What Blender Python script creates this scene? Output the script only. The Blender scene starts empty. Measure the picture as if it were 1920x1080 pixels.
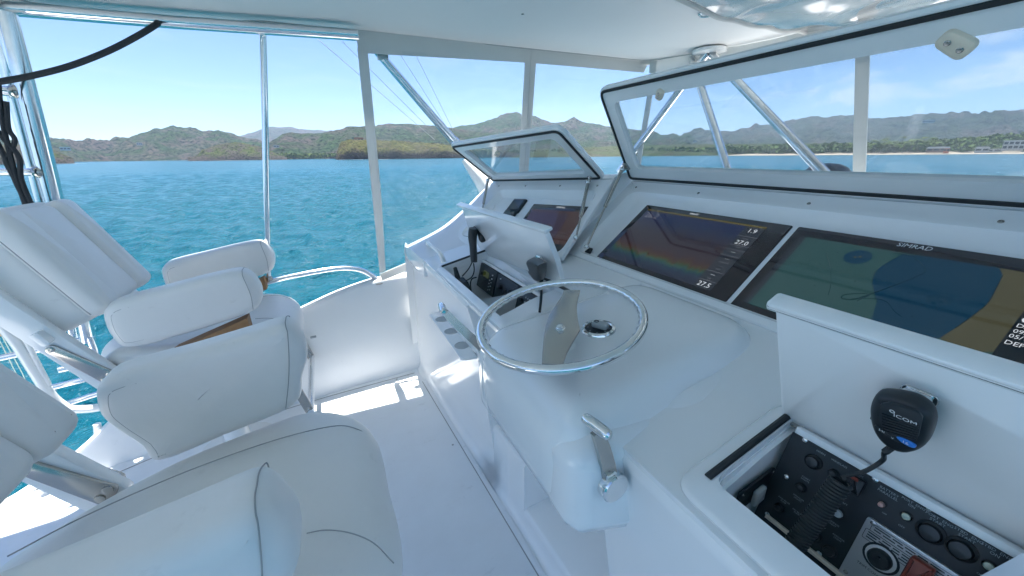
import bpy, bmesh, math, random
from math import sin, cos, pi, radians, sqrt
from mathutils import Vector, Matrix, noise
import numpy as np
random.seed(7); RNG = np.random.default_rng(7)
S = bpy.context.scene
COL = S.collection

# ------------------------------------------------------------------ camera
FPX, CXP, CYP, CAMH = 700.0, 960.0, 540.0, 1.5      # focal length in photo pixels, photo centre, eye height
TH = math.atan((CYP - 290.0) / FPX)
AZ = math.atan((CXP - 592.0) / (FPX / cos(TH)))
ROLL = radians(0.7)
Rv = Vector((cos(AZ), -sin(AZ), 0))
Dv = Vector((sin(AZ), cos(AZ), 0)) * cos(TH) + Vector((0, 0, -sin(TH)))
Uv = Rv.cross(Dv)
Rv, Uv = Rv * cos(ROLL) - Uv * sin(ROLL), Uv * cos(ROLL) + Rv * sin(ROLL)
CAM = Vector((0, 0, CAMH))
cam = bpy.data.cameras.new('camera'); camo = bpy.data.objects.new('camera', cam); COL.objects.link(camo)
cam.sensor_width = 36.0; cam.lens = 36.0 * FPX / 1920.0
cam.clip_start = 0.02; cam.clip_end = 60000
camo.matrix_world = Matrix(((Rv.x, Uv.x, -Dv.x, 0), (Rv.y, Uv.y, -Dv.y, 0), (Rv.z, Uv.z, -Dv.z, CAMH), (0, 0, 0, 1)))
S.camera = camo

# ------------------------------------------------------------------ light
SUN_TO = Vector((0.03, 0.165, 1.0)).normalized()      # direction towards the sun: nearly overhead, a little to port
SUN_EL = math.asin(SUN_TO.z); SUN_AZ = math.atan2(SUN_TO.x, SUN_TO.y)
W = bpy.data.worlds.new('World'); S.world = W; W.use_nodes = True
wn, wl = W.node_tree.nodes, W.node_tree.links
wn.clear()
w_out = wn.new('ShaderNodeOutputWorld'); w_bg = wn.new('ShaderNodeBackground')
sky = wn.new('ShaderNodeTexSky'); sky.sky_type = 'NISHITA'; sky.sun_disc = False
sky.sun_elevation = SUN_EL; sky.sun_rotation = SUN_AZ
sky.altitude = 900; sky.air_density = 1.0; sky.dust_density = 0.1; sky.ozone_density = 8.0
SKY_STRENGTH = 0.050
w_bg.inputs[1].default_value = SKY_STRENGTH
# thin cirrus and a low bank of cumulus
def wnode(t, **k):
    n = wn.new(t)
    for a, b in k.items(): setattr(n, a, b)
    return n
wtc = wnode('ShaderNodeTexCoord'); wsep = wnode('ShaderNodeSeparateXYZ'); wl.new(wtc.outputs['Generated'], wsep.inputs[0])
def wmath(op, a, b=None, clamp=False):
    n = wnode('ShaderNodeMath', operation=op, use_clamp=clamp)
    for i, v in enumerate((a, b)):
        if v is None: continue
        if isinstance(v, (int, float)): n.inputs[i].default_value = v
        else: wl.new(v, n.inputs[i])
    return n.outputs[0]
def wramp(src, pts):
    n = wnode('ShaderNodeValToRGB'); wl.new(src, n.inputs[0]); e = n.color_ramp.elements
    e[0].position, e[0].color = pts[0][0], (pts[0][1],) * 3 + (1,)
    e[1].position, e[1].color = pts[-1][0], (pts[-1][1],) * 3 + (1,)
    for p, v in pts[1:-1]:
        q = e.new(p); q.color = (v, v, v, 1)
    return n.outputs[0]
wmap = wnode('ShaderNodeMapping'); wl.new(wtc.outputs['Generated'], wmap.inputs[0]); wmap.inputs['Scale'].default_value = (1, 1, 4.5)
wns = wnode('ShaderNodeTexNoise'); wl.new(wmap.outputs[0], wns.inputs[0]); wns.inputs['Scale'].default_value = 2.6; wns.inputs['Detail'].default_value = 7; wns.inputs['Roughness'].default_value = 0.62
wns.inputs['Distortion'].default_value = 0.4
cirrus = wramp(wns.outputs[0], [(0.52, 0), (0.88, 0.30)])
wmap2 = wnode('ShaderNodeMapping'); wl.new(wtc.outputs['Generated'], wmap2.inputs[0]); wmap2.inputs['Scale'].default_value = (1, 1, 2.6); wmap2.inputs['Location'].default_value = (0.25, 0.1, 0)
wns2 = wnode('ShaderNodeTexNoise'); wl.new(wmap2.outputs[0], wns2.inputs[0]); wns2.inputs['Scale'].default_value = 7.0; wns2.inputs['Detail'].default_value = 8; wns2.inputs['Roughness'].default_value = 0.55
puff = wramp(wns2.outputs[0], [(0.50, 0), (0.60, 0.6)])
band = wramp(wsep.outputs[2], [(0.03, 0), (0.075, 1), (0.15, 0.8), (0.19, 0)])
bowside = wramp(wsep.outputs[0], [(0.78, 0), (0.90, 1)])
cum = wmath('MULTIPLY', wmath('MULTIPLY', puff, band), bowside)
cl = wmath('MAXIMUM', cirrus, cum, True)
wmix = wnode('ShaderNodeMixRGB'); wl.new(cl, wmix.inputs[0]); wl.new(sky.outputs[0], wmix.inputs[1]); wmix.inputs[2].default_value = (6.6, 6.7, 6.8, 1)
wl.new(wmix.outputs[0], w_bg.inputs[0]); wl.new(w_bg.outputs[0], w_out.inputs[0])

sun = bpy.data.lights.new('sun', 'SUN'); sun.energy = 5.0; sun.angle = radians(0.53); sun.color = (1.0, 0.965, 0.91)
suno = bpy.data.objects.new('sun', sun); COL.objects.link(suno)
suno.rotation_euler = SUN_TO.to_track_quat('Z', 'Y').to_euler(); suno.location = (0, 0, 30)
S.view_settings.view_transform = 'Standard'; S.view_settings.look = 'None'
S.view_settings.exposure = 2.0; S.view_settings.gamma = 1.0; S.view_settings.use_curve_mapping = False
S.cycles.max_bounces = 10; S.cycles.transparent_max_bounces = 24; S.cycles.glossy_bounces = 5; S.cycles.diffuse_bounces = 8
S.cycles.caustics_reflective = False; S.cycles.caustics_refractive = False
S.cycles.use_denoising = True
S.cycles.volume_bounces = 0
S.cycles.sample_clamp_indirect = 6.0

# ------------------------------------------------------------------ geometry helpers
def ray(x, y): return Dv + Rv * ((x - CXP) / FPX) + Uv * (-(y - CYP) / FPX)
def PL(x, y, p, n):
    p, n = Vector(p), Vector(n); d = ray(x, y); return CAM + d * ((p - CAM).dot(n) / d.dot(n))
def PX(x, y, v): return PL(x, y, (v, 0, 0), (1, 0, 0))
def PY(x, y, v): return PL(x, y, (0, v, 0), (0, 1, 0))
def PZ(x, y, v): return PL(x, y, (0, 0, v), (0, 0, 1))

class Fr:
    """a plane in the boat: origin, in-plane axes u and v, normal w"""
    def __init__(s, o, u, v):
        s.o = Vector(o); s.u = Vector(u).normalized(); v = Vector(v); v = v - s.u * v.dot(s.u); s.v = v.normalized(); s.w = s.u.cross(s.v)
    def __call__(s, a, b, c=0.0): return s.o + s.u * a + s.v * b + s.w * c
    def uv(s, px, py, h=0.0):
        q = PL(px, py, s.o + s.w * h, s.w) - s.o; return (q.dot(s.u), q.dot(s.v))
    def at(s, a, b, c=0.0):
        f = Fr.__new__(Fr); f.o = s(a, b, c); f.u, f.v, f.w = s.u, s.v, s.w; return f
XZ = lambda y: Fr((0, y, 0), (1, 0, 0), (0, 0, 1))      # normal -Y
XY = lambda z: Fr((0, 0, z), (1, 0, 0), (0, 1, 0))

def roundpoly(pts, r, n=5):
    out = []; m = len(pts)
    if not isinstance(r, (list, tuple)): r = [r] * m
    for i in range(m):
        p0, p1, p2 = Vector(pts[i - 1]).to_2d(), Vector(pts[i]).to_2d(), Vector(pts[(i + 1) % m]).to_2d()
        a, b = (p0 - p1), (p2 - p1); la, lb = a.length, b.length; a /= la; b /= lb
        ang = a.angle(b); d = min(r[i] / math.tan(ang / 2), la * .49, lb * .49)
        s, e = p1 + a * d, p1 + b * d
        for k in range(n + 1):
            t = k / n; q = s * (1 - t) ** 2 + p1 * 2 * t * (1 - t) + e * t * t
            out.append((q.x, q.y))
    return out
def rect(w, h, cx=0, cy=0): return [(cx - w / 2, cy - h / 2), (cx + w / 2, cy - h / 2), (cx + w / 2, cy + h / 2), (cx - w / 2, cy + h / 2)]
def area(p): return sum(p[i - 1][0] * p[i][1] - p[i][0] * p[i - 1][1] for i in range(len(p))) / 2
def inset(pts, d):
    """move a closed outline inwards by d"""
    s = 1 if area(pts) > 0 else -1; out = []; m = len(pts)
    for i in range(m):
        a = Vector(pts[i]) - Vector(pts[i - 1]); b = Vector(pts[(i + 1) % m]) - Vector(pts[i])
        if a.length < 1e-9: a = b
        if b.length < 1e-9: b = a
        a.normalize(); b.normalize(); t = (a + b)
        if t.length < 1e-6: t = a
        t.normalize(); nrm = Vector((-t.y, t.x)) * s; c = max(.5, nrm.dot(Vector((-a.y, a.x)) * s))
        out.append((pts[i][0] + nrm.x * d / c, pts[i][1] + nrm.y * d / c))
    return out
def smooth(pts, n=6, closed=False):
    """Catmull-Rom through points"""
    P = [Vector(p) for p in pts]; m = len(P); out = []
    for i in range(m if closed else m - 1):
        p1, p2 = P[i], P[(i + 1) % m]
        p0 = P[i - 1] if (closed or i > 0) else p1 * 2 - p2
        p3 = P[(i + 2) % m] if (closed or i + 2 < m) else p2 * 2 - p1
        for k in range(n):
            t = k / n
            out.append(.5 * ((2 * p1) + (p2 - p0) * t + (2 * p0 - 5 * p1 + 4 * p2 - p3) * t * t + (3 * p1 - p0 - 3 * p2 + p3) * t ** 3))
    if not closed: out.append(P[-1])
    return out

OFF = {}
class MB:
    def __init__(s): s.v = []; s.f = []
    def add(s, vs, fs):
        o = len(s.v); s.v += [Vector(q) for q in vs]; s.f += [tuple(i + o for i in f) for f in fs]; return s
    def rings(s, R, closed=True, cap0=True, cap1=True):
        n = len(R[0]); vs = [q for r in R for q in r]; fs = []
        for j in range(len(R) - 1):
            for i in range(n if closed else n - 1):
                a, b = j * n + i, j * n + (i + 1) % n; fs.append((a, b, b + n, a + n))
        if closed and cap0: fs.append(tuple(range(n))[::-1])
        if closed and cap1: fs.append(tuple((len(R) - 1) * n + i for i in range(n)))
        return s.add(vs, fs)
    def prism(s, fr, pts, h0, h1, bev=0.0):
        if area(pts) < 0: pts = pts[::-1]
        if bev <= 0: return s.rings([[fr(a, b, h0) for a, b in pts], [fr(a, b, h1) for a, b in pts]])
        i1 = inset(pts, bev); i2 = inset(pts, bev * .3)
        return s.rings([[fr(a, b, h0) for a, b in i1], [fr(a, b, h0 + bev * .3) for a, b in i2], [fr(a, b, h0 + bev) for a, b in pts],
                        [fr(a, b, h1 - bev) for a, b in pts], [fr(a, b, h1 - bev * .3) for a, b in i2], [fr(a, b, h1) for a, b in i1]])
    def frame(s, fr, outer, inner, h0, h1, ob=0.0):
        """flat ring between two outlines with the same point count"""
        n = len(outer)
        R = [[fr(a, b, h0) for a, b in inner], [fr(a, b, h0) for a, b in outer]]
        if ob > 0:
            io = inset(outer, ob)
            R = [[fr(a, b, h0) for a, b in inner], [fr(a, b, h0) for a, b in io], [fr(a, b, h0 + ob) for a, b in outer], [fr(a, b, h1 - ob) for a, b in outer], [fr(a, b, h1) for a, b in io]]
        else: R.append([fr(a, b, h1) for a, b in outer])
        R.append([fr(a, b, h1) for a, b in inner]); R.append(R[0])
        return s.rings(R, True, False, False)
    def tube(s, path, r, n=10, closed=False, caps=True):
        P = [Vector(p) for p in path]; m = len(P); R = []; prev = None
        for i in range(m):
            if closed: t = (P[(i + 1) % m] - P[i - 1])
            else: t = P[min(i + 1, m - 1)] - P[max(i - 1, 0)]
            t.normalize()
            if prev is None:
                a = Vector((0, 0, 1)) if abs(t.z) < .9 else Vector((1, 0, 0)); prev = (a - t * a.dot(t)).normalized()
            else: prev = (prev - t * prev.dot(t)).normalized()
            b = t.cross(prev); rr = r[i] if isinstance(r, (list, tuple)) else r
            R.append([P[i] + (prev * cos(2 * pi * k / n) + b * sin(2 * pi * k / n)) * rr for k in range(n)])
        if closed: R.append(R[0]); return s.rings(R, True, False, False)
        return s.rings(R, True, caps, caps)
    def lathe(s, fr, prof, n=24):
        R = [[fr(r * cos(2 * pi * k / n), r * sin(2 * pi * k / n), h) for k in range(n)] for r, h in prof]
        return s.rings(R)
    def cyl(s, p0, p1, r, n=14): return s.tube([p0, p1], r, n)
    def box(s, c, d, bev=0.0):
        c = Vector(c); return s.prism(Fr(c, (1, 0, 0), (0, 1, 0)), rect(d[0], d[1]), -d[2] / 2, d[2] / 2, bev)
    def ball(s, c, r, nu=12, nv=8, sc=(1, 1, 1)):
        c = Vector(c); R = []
        for j in range(nv + 1):
            a = -pi / 2 + pi * j / nv; rr = max(cos(a), 1e-3)
            R.append([c + Vector((r * sc[0] * rr * cos(2 * pi * k / nu), r * sc[1] * rr * sin(2 * pi * k / nu), r * sc[2] * sin(a))) for k in range(nu)])
        return s.rings(R)
    def pillow(s, fr, pts, t, e, n=6, dome=0.0, dome2=None):
        """upholstered pad: outline in the frame's plane, thickness t, edge radius e, faces bulging by dome"""
        if area(pts) < 0: pts = pts[::-1]
        e = min(e, t / 2 * .999); R = []
        for k in range(n + 1):
            a = pi / 2 * (1 - k / n); R.append((e * (1 - cos(a)), -t / 2 + e * (1 - sin(a))))
        prof = [(i, h) for i, h in R] + [(i, -h) for i, h in R[::-1]]
        rings = [[fr(a, b, h) for a, b in inset(pts, i)] for i, h in prof]
        cx = sum(p[0] for p in pts) / len(pts); cy = sum(p[1] for p in pts) / len(pts)
        def shrink(r0, sgn, dm):
            out = []
            base = inset(pts, e)
            for k in (.8, .55, .3, .1):
                out.append([fr(cx + (a - cx) * k, cy + (b - cy) * k, sgn * (t / 2 + dm * (1 - k * k))) for a, b in base])
            return out
        d2 = dome if dome2 is None else dome2
        rings = shrink(0, -1, d2)[::-1] + rings + shrink(0, 1, dome)
        return s.rings(rings)
    def grid(s, fn, nu, nv, closed=False):
        vs = [fn(i / nu, j / nv) for j in range(nv + 1) for i in range(nu + 1)]
        fs = [(j * (nu + 1) + i, j * (nu + 1) + i + 1, (j + 1) * (nu + 1) + i + 1, (j + 1) * (nu + 1) + i) for j in range(nv) for i in range(nu)]
        return s.add(vs, fs)
    def build(s, name, mat, parent=None, ang=38, flip=True):
        off = OFF.get(parent.name, Vector((0, 0, 0))) if parent else Vector((0, 0, 0))
        me = bpy.data.meshes.new(name)
        me.from_pydata([tuple(q - off) for q in s.v], [], s.f)
        if flip:
            bm = bmesh.new(); bm.from_mesh(me); bmesh.ops.remove_doubles(bm, verts=bm.verts, dist=1e-6)
            bmesh.ops.recalc_face_normals(bm, faces=bm.faces); bm.to_mesh(me); bm.free()
        me.polygons.foreach_set('use_smooth', [True] * len(me.polygons))
        me.set_sharp_from_angle(angle=radians(ang))
        me.materials.append(mat)
        o = bpy.data.objects.new(name, me); COL.objects.link(o)
        if parent: o.parent = parent; OFF[o.name] = off.copy()
        else: OFF[o.name] = Vector((0, 0, 0))
        return o

def tag(o, label=None, cat=None, group=None, kind=None):
    if label: o['label'] = label
    if cat: o['category'] = cat
    if group: o['group'] = group
    if kind: o['kind'] = kind
    return o
def thing(name, loc, label, cat, group=None):
    o = bpy.data.objects.new(name, None); COL.objects.link(o); o.location = loc; o.empty_display_size = .1
    OFF[o.name] = Vector(loc); return tag(o, label, cat, group)
def copy_tree(o, delta=None, parent=None):
    c = o.copy(); COL.objects.link(c); c.parent = parent
    if delta is not None: c.location = Vector(o.location) + Vector(delta)
    OFF[c.name] = OFF[o.name].copy() + (Vector(delta) if delta is not None else Vector((0, 0, 0)))
    for ch in [x for x in bpy.data.objects if x.parent == o]: copy_tree(ch, None, c)
    return c
def text(fr, s, size, mat, name='lettering', parent=None, align='LEFT', h=0.0006, shear=0.0, depth=0.0):
    cu = bpy.data.curves.new('txt', 'FONT'); cu.body = s; cu.size = size; cu.align_x = align; cu.align_y = 'CENTER'; cu.shear = shear; cu.resolution_u = 2
    to = bpy.data.objects.new('txt', cu); COL.objects.link(to)
    me = bpy.data.meshes.new_from_object(to); bpy.data.objects.remove(to); bpy.data.curves.remove(cu)
    off = OFF.get(parent.name, Vector((0, 0, 0))) if parent else Vector((0, 0, 0))
    for v in me.vertices: v.co = fr(v.co.x, v.co.y, h) - off
    me.materials.clear(); me.materials.append(mat); me.name = name
    o = bpy.data.objects.new(name, me); COL.objects.link(o)
    if parent: o.parent = parent; OFF[o.name] = off.copy()
    return o

# ------------------------------------------------------------------ materials
def mat(name, col, rough=.5, metal=0.0, spec=.5, coat=0.0, bump=None, var=None, emit=None, em=0.0, ior=None):
    m = bpy.data.materials.new(name); m.use_nodes = True; nt = m.node_tree; b = nt.nodes['Principled BSDF']
    b.inputs['Base Color'].default_value = (*col, 1); b.inputs['Roughness'].default_value = rough; b.inputs['Metallic'].default_value = metal
    b.inputs['Specular IOR Level'].default_value = spec; b.inputs['Coat Weight'].default_value = coat; b.inputs['Coat Roughness'].default_value = .04
    if emit: b.inputs['Emission Color'].default_value = (*emit, 1); b.inputs['Emission Strength'].default_value = em
    tc = nt.nodes.new('ShaderNodeTexCoord')
    if var:      # (scale, amount, second colour)
        ns = nt.nodes.new('ShaderNodeTexNoise'); ns.inputs['Scale'].default_value = var[0]; ns.inputs['Detail'].default_value = 6; ns.inputs['Roughness'].default_value = .6
        nt.links.new(tc.outputs['Object'], ns.inputs[0])
        rp = nt.nodes.new('ShaderNodeMapRange'); rp.inputs[1].default_value = .35; rp.inputs[2].default_value = .75; rp.inputs[4].default_value = var[1]; nt.links.new(ns.outputs[0], rp.inputs[0])
        mx = nt.nodes.new('ShaderNodeMixRGB'); mx.inputs[1].default_value = (*col, 1); mx.inputs[2].default_value = (*var[2], 1)
        nt.links.new(rp.outputs[0], mx.inputs[0]); nt.links.new(mx.outputs[0], b.inputs['Base Color'])
        rr = nt.nodes.new('ShaderNodeMapRange'); rr.inputs[3].default_value = rough * .8; rr.inputs[4].default_value = min(1, rough * 1.35); nt.links.new(ns.outputs[0], rr.inputs[0]); nt.links.new(rr.outputs[0], b.inputs['Roughness'])
    if bump:     # (scale, strength, distance)
        nb = nt.nodes.new('ShaderNodeTexNoise'); nb.inputs['Scale'].default_value = bump[0]; nb.inputs['Detail'].default_value = 4; nt.links.new(tc.outputs['Object'], nb.inputs[0])
        bp = nt.nodes.new('ShaderNodeBump'); bp.inputs['Strength'].default_value = bump[1]; bp.inputs['Distance'].default_value = bump[2]
        nt.links.new(nb.outputs[0], bp.inputs['Height']); nt.links.new(bp.outputs[0], b.inputs['Normal'])
    return m
M = {}
M['gelcoat'] = mat('white_gelcoat', (.835, .840, .838), .18, coat=.35, var=(3.0, .5, (.80, .80, .79)), bump=(2.2, .10, .01))
M['wall'] = mat('wall_gelcoat', (.82, .83, .835), .42, var=(3.0, .5, (.78, .785, .785)))
M['floor'] = mat('floor_gelcoat', (.81, .825, .84), .42, var=(5.0, .6, (.74, .75, .755)), bump=(380, .25, .0006))
M['vinyl'] = mat('white_upholstery', (.80, .775, .745), .36, var=(6.0, .6, (.745, .715, .68)), bump=(11, .30, .010))
M['seam'] = mat('seam_thread', (.34, .335, .33), .8)
M['piping'] = mat('piping_vinyl', (.70, .695, .68), .45)
M['ceiling'] = mat('ceiling_vinyl', (.80, .80, .785), .45, var=(1.6, .5, (.76, .76, .745)), bump=(1.4, .25, .03))
M['alu'] = mat('polished_aluminium', (.86, .87, .88), .16, 1.0, var=(14, .5, (.78, .79, .80)))
M['whitepipe'] = mat('white_painted_tube', (.82, .82, .80), .25, coat=.3)
M['chrome'] = mat('chrome', (.80, .80, .79), .05, 1.0)
M['steel'] = mat('brushed_steel', (.50, .47, .43), .22, 1.0, var=(40, .6, (.47, .46, .43)))
M['rubber'] = mat('black_rubber', (.018, .02, .022), .55)
M['black'] = mat('black_plastic', (.014, .016, .019), .38, bump=(300, .15, .0005))
M['panel'] = mat('black_panel', (.016, .020, .024), .42, var=(25, .5, (.03, .034, .038)))
M['knob'] = mat('black_knob', (.02, .022, .025), .3)
M['bezel'] = mat('display_bezel', (.020, .008, .010), .09, spec=.5, coat=.6)
M['white'] = mat('white_print', (.75, .77, .78), .5)
M['greyprint'] = mat('grey_print', (.30, .34, .36), .6)
M['rope'] = mat('black_rope', (.026, .029, .034), .8, bump=(160, .8, .004))
M['tan'] = mat('tan_plastic', (.82, .70, .56), .45)
M['ply'] = mat('bare_plywood', (.36, .19, .085), .65, var=(30, .7, (.25, .12, .05)))
M['placard'] = mat('silver_placard', (.55, .57, .58), .33, .6)
M['red'] = mat('red_switch_cover', (.20, .035, .02), .35)
M['blue'] = mat('blue_button', (.03, .20, .62), .4)
M['pinkbtn'] = mat('pink_button', (.55, .32, .28), .35)
M['lamp'] = mat('pale_button', (.48, .52, .42), .3)
M['grey'] = mat('grey_plastic', (.42, .44, .44), .45)
M['yarn'] = mat('fishing_line', (.78, .78, .62), .5)
M['rod'] = mat('rod_cork', (.62, .45, .24), .6)
M['curtain'] = mat('white_curtain_vinyl', (.74, .74, .72), .42, var=(4, .5, (.68, .68, .66)), bump=(9, .3, .012))
def marks(m, scale, lo, hi, amount, col, stretch=(1, 1, 1)):
    """sparse worn marks of another colour"""
    nt = m.node_tree; b = nt.nodes['Principled BSDF']; N = nt.nodes.new; L = nt.links.new
    tc = N('ShaderNodeTexCoord'); mp = N('ShaderNodeMapping'); mp.inputs['Scale'].default_value = stretch; L(tc.outputs['Object'], mp.inputs[0])
    ns = N('ShaderNodeTexNoise'); ns.inputs['Scale'].default_value = scale; ns.inputs['Detail'].default_value = 9; ns.inputs['Roughness'].default_value = .72; L(mp.outputs[0], ns.inputs[0])
    mr = N('ShaderNodeMapRange'); mr.inputs[1].default_value = lo; mr.inputs[2].default_value = hi; mr.inputs[4].default_value = amount; L(ns.outputs[0], mr.inputs[0])
    old = b.inputs['Base Color'].links[0].from_socket; mx = N('ShaderNodeMixRGB'); mx.inputs[2].default_value = (*col, 1); L(mr.outputs[0], mx.inputs[0]); L(old, mx.inputs[1]); L(mx.outputs[0], b.inputs['Base Color'])
marks(M['floor'], 7.0, .60, .74, .45, (.42, .41, .40), (1, 2.2, 1)); marks(M['gelcoat'], 9.0, .66, .78, .30, (.50, .50, .49)); marks(M['vinyl'], 12.0, .62, .76, .40, (.52, .49, .45), (1, 1, 2.0)); marks(M['wall'], 8.0, .65, .78, .35, (.5, .5, .49))
def transl(m, w=.3):
    nt = m.node_tree; b = nt.nodes['Principled BSDF']; o = nt.nodes['Material Output']
    t = nt.nodes.new('ShaderNodeBsdfTranslucent'); t.inputs[0].default_value = (.72, .72, .70, 1); mx = nt.nodes.new('ShaderNodeMixShader'); mx.inputs[0].default_value = w
    nt.links.new(b.outputs[0], mx.inputs[1]); nt.links.new(t.outputs[0], mx.inputs[2]); nt.links.new(mx.outputs[0], o.inputs[0])
transl(M['curtain'], .35)
def clear(name, tint, haze, rough=.03, wav=None, hazenoise=True, fac=1.0):
    m = bpy.data.materials.new(name); m.use_nodes = True; nt = m.node_tree; nt.nodes.clear(); N = nt.nodes.new; L = nt.links.new
    out = N('ShaderNodeOutputMaterial'); tr = N('ShaderNodeBsdfTransparent'); tr.inputs[0].default_value = (*tint, 1)
    gl = N('ShaderNodeBsdfGlossy'); gl.inputs['Roughness'].default_value = rough; df = N('ShaderNodeBsdfDiffuse'); df.inputs[0].default_value = (.8, .8, .8, 1); tl = N('ShaderNodeBsdfTranslucent'); tl.inputs[0].default_value = (.8, .8, .8, 1)
    md = N('ShaderNodeMixShader'); md.inputs[0].default_value = .5; L(df.outputs[0], md.inputs[1]); L(tl.outputs[0], md.inputs[2])
    m1 = N('ShaderNodeMixShader'); L(tr.outputs[0], m1.inputs[1]); L(md.outputs[0], m1.inputs[2]); m1.inputs[0].default_value = haze
    tc = N('ShaderNodeTexCoord')
    if hazenoise:
        ns = N('ShaderNodeTexNoise'); ns.inputs['Scale'].default_value = 2.3; ns.inputs['Detail'].default_value = 5; L(tc.outputs['Object'], ns.inputs[0])
        mr = N('ShaderNodeMapRange'); mr.inputs[1].default_value = .38; mr.inputs[2].default_value = .72; mr.inputs[3].default_value = haze * .4; mr.inputs[4].default_value = haze * 2.2; L(ns.outputs[0], mr.inputs[0]); L(mr.outputs[0], m1.inputs[0])
    fr = N('ShaderNodeLayerWeight'); fr.inputs[0].default_value = .5
    pw = N('ShaderNodeMath'); pw.operation = 'POWER'; pw.inputs[1].default_value = 4.5; L(fr.outputs['Facing'], pw.inputs[0])
    ml = N('ShaderNodeMath'); ml.operation = 'MULTIPLY_ADD'; ml.inputs[1].default_value = .9 * fac; ml.inputs[2].default_value = .04 * fac; ml.use_clamp = True; L(pw.outputs[0], ml.inputs[0])
    m2 = N('ShaderNodeMixShader'); L(ml.outputs[0], m2.inputs[0]); L(m1.outputs[0], m2.inputs[1]); L(gl.outputs[0], m2.inputs[2]); L(m2.outputs[0], out.inputs[0])
    if wav:
        nb = N('ShaderNodeTexNoise'); nb.inputs['Scale'].default_value = wav[0]; nb.inputs['Detail'].default_value = 2; nb.inputs['Distortion'].default_value = 1.2; L(tc.outputs['Object'], nb.inputs[0])
        bp = N('ShaderNodeBump'); bp.inputs['Strength'].default_value = wav[1]; bp.inputs['Distance'].default_value = wav[2]; L(nb.outputs[0], bp.inputs['Height'])
        L(bp.outputs[0], gl.inputs['Normal']); L(bp.outputs[0], fr.inputs['Normal'])
    return m
M['clear'] = clear('clear_vinyl', (.97, .98, .985), .04, .04, (1.6, .35, .05), fac=.8)
M['lidglass'] = clear('hatch_acrylic', (.86, .90, .915), .05, .02, hazenoise=False)
M['rolled'] = clear('rolled_clear_vinyl', (.84, .85, .85), .30, .08, (.9, .6, .10), fac=1.7)
def screen_mat(name, col, e):
    m = mat(name, (.006, .007, .008), .07, coat=.3, emit=col, em=e); return m
M['scr_off'] = screen_mat('display_glass_dim', (.085, .055, .095), .10)
M['scr_band'] = screen_mat('display_glass_brown', (.11, .06, .055), .10)
def SM(n, c, e=.085): M[n] = screen_mat(n, c, e)
SM('chart_shallow', (.055, .165, .172)); SM('chart_deep', (.004, .072, .160)); SM('chart_mid', (.006, .10, .20)); SM('chart_land', (.165, .160, .085)); SM('chart_line', (.01, .035, .055))
SM('scr_dark', (.006, .008, .014)); SM('scr_text', (.46, .50, .54), .34); SM('scr_textdim', (.22, .23, .27), .18); SM('scr_menu', (.05, .06, .085)); SM('scr_yellow', (.23, .19, .035)); SM('radio_lcd', (.05, .065, .018), .15)

# sonar picture: bands of a depth-sounder return, printed over the panel as a procedural pattern
def sonar_mat(fr, w, h):
    m = mat('sonar_picture', (.006, .007, .008), .07, coat=.3); nt = m.node_tree; b = nt.nodes['Principled BSDF']; N = nt.nodes.new; L = nt.links.new
    at = N('ShaderNodeAttribute'); at.attribute_name = 'suv'; sp = N('ShaderNodeSeparateXYZ'); L(at.outputs['Vector'], sp.inputs[0])
    mp = N('ShaderNodeMapping'); mp.inputs['Scale'].default_value = (26, 0.6, 1); L(at.outputs['Vector'], mp.inputs[0])
    ns = N('ShaderNodeTexNoise'); ns.inputs['Scale'].default_value = 1.0; ns.inputs['Detail'].default_value = 6; ns.inputs['Roughness'].default_value = .7; L(mp.outputs[0], ns.inputs[0])
    mp2 = N('ShaderNodeMapping'); mp2.inputs['Scale'].default_value = (90, 5, 1); L(at.outputs['Vector'], mp2.inputs[0])
    ns2 = N('ShaderNodeTexNoise'); ns2.inputs['Scale'].default_value = 1.0; ns2.inputs['Detail'].default_value = 3; L(mp2.outputs[0], ns2.inputs[0])
    def mth(op, a, b_):
        n = N('ShaderNodeMath'); n.operation = op
        for i, q in enumerate((a, b_)):
            if isinstance(q, (int, float)): n.inputs[i].default_value = q
            else: L(q, n.inputs[i])
        return n.outputs[0]
    y = mth('ADD', sp.outputs[1], mth('MULTIPLY', mth('SUBTRACT', ns.outputs[0], .5), .36))
    y = mth('ADD', y, mth('MULTIPLY', mth('SUBTRACT', ns2.outputs[0], .5), .16))
    rp = N('ShaderNodeValToRGB'); L(y, rp.inputs[0]); e = rp.color_ramp.elements
    st = [(0, (.030, .030, .065)), (.08, (.035, .042, .095)), (.15, (.02, .07, .13)), (.19, (.03, .15, .10)), (.225, (.11, .12, .035)), (.26, (.12, .055, .03)), (.31, (.095, .04, .038)), (.36, (.07, .045, .06)), (.62, (.058, .045, .068)), (.80, (.035, .04, .11)), (.93, (.02, .03, .13)), (1, (.03, .04, .13))]
    e[0].position = st[0][0]; e[0].color = (*st[0][1], 1); e[1].position = 1; e[1].color = (*st[-1][1], 1)
    for p, c in st[1:-1]:
        q = e.new(p); q.color = (*c, 1)
    L(rp.outputs[0], b.inputs['Emission Color']); b.inputs['Emission Strength'].default_value = .095
    return m

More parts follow.
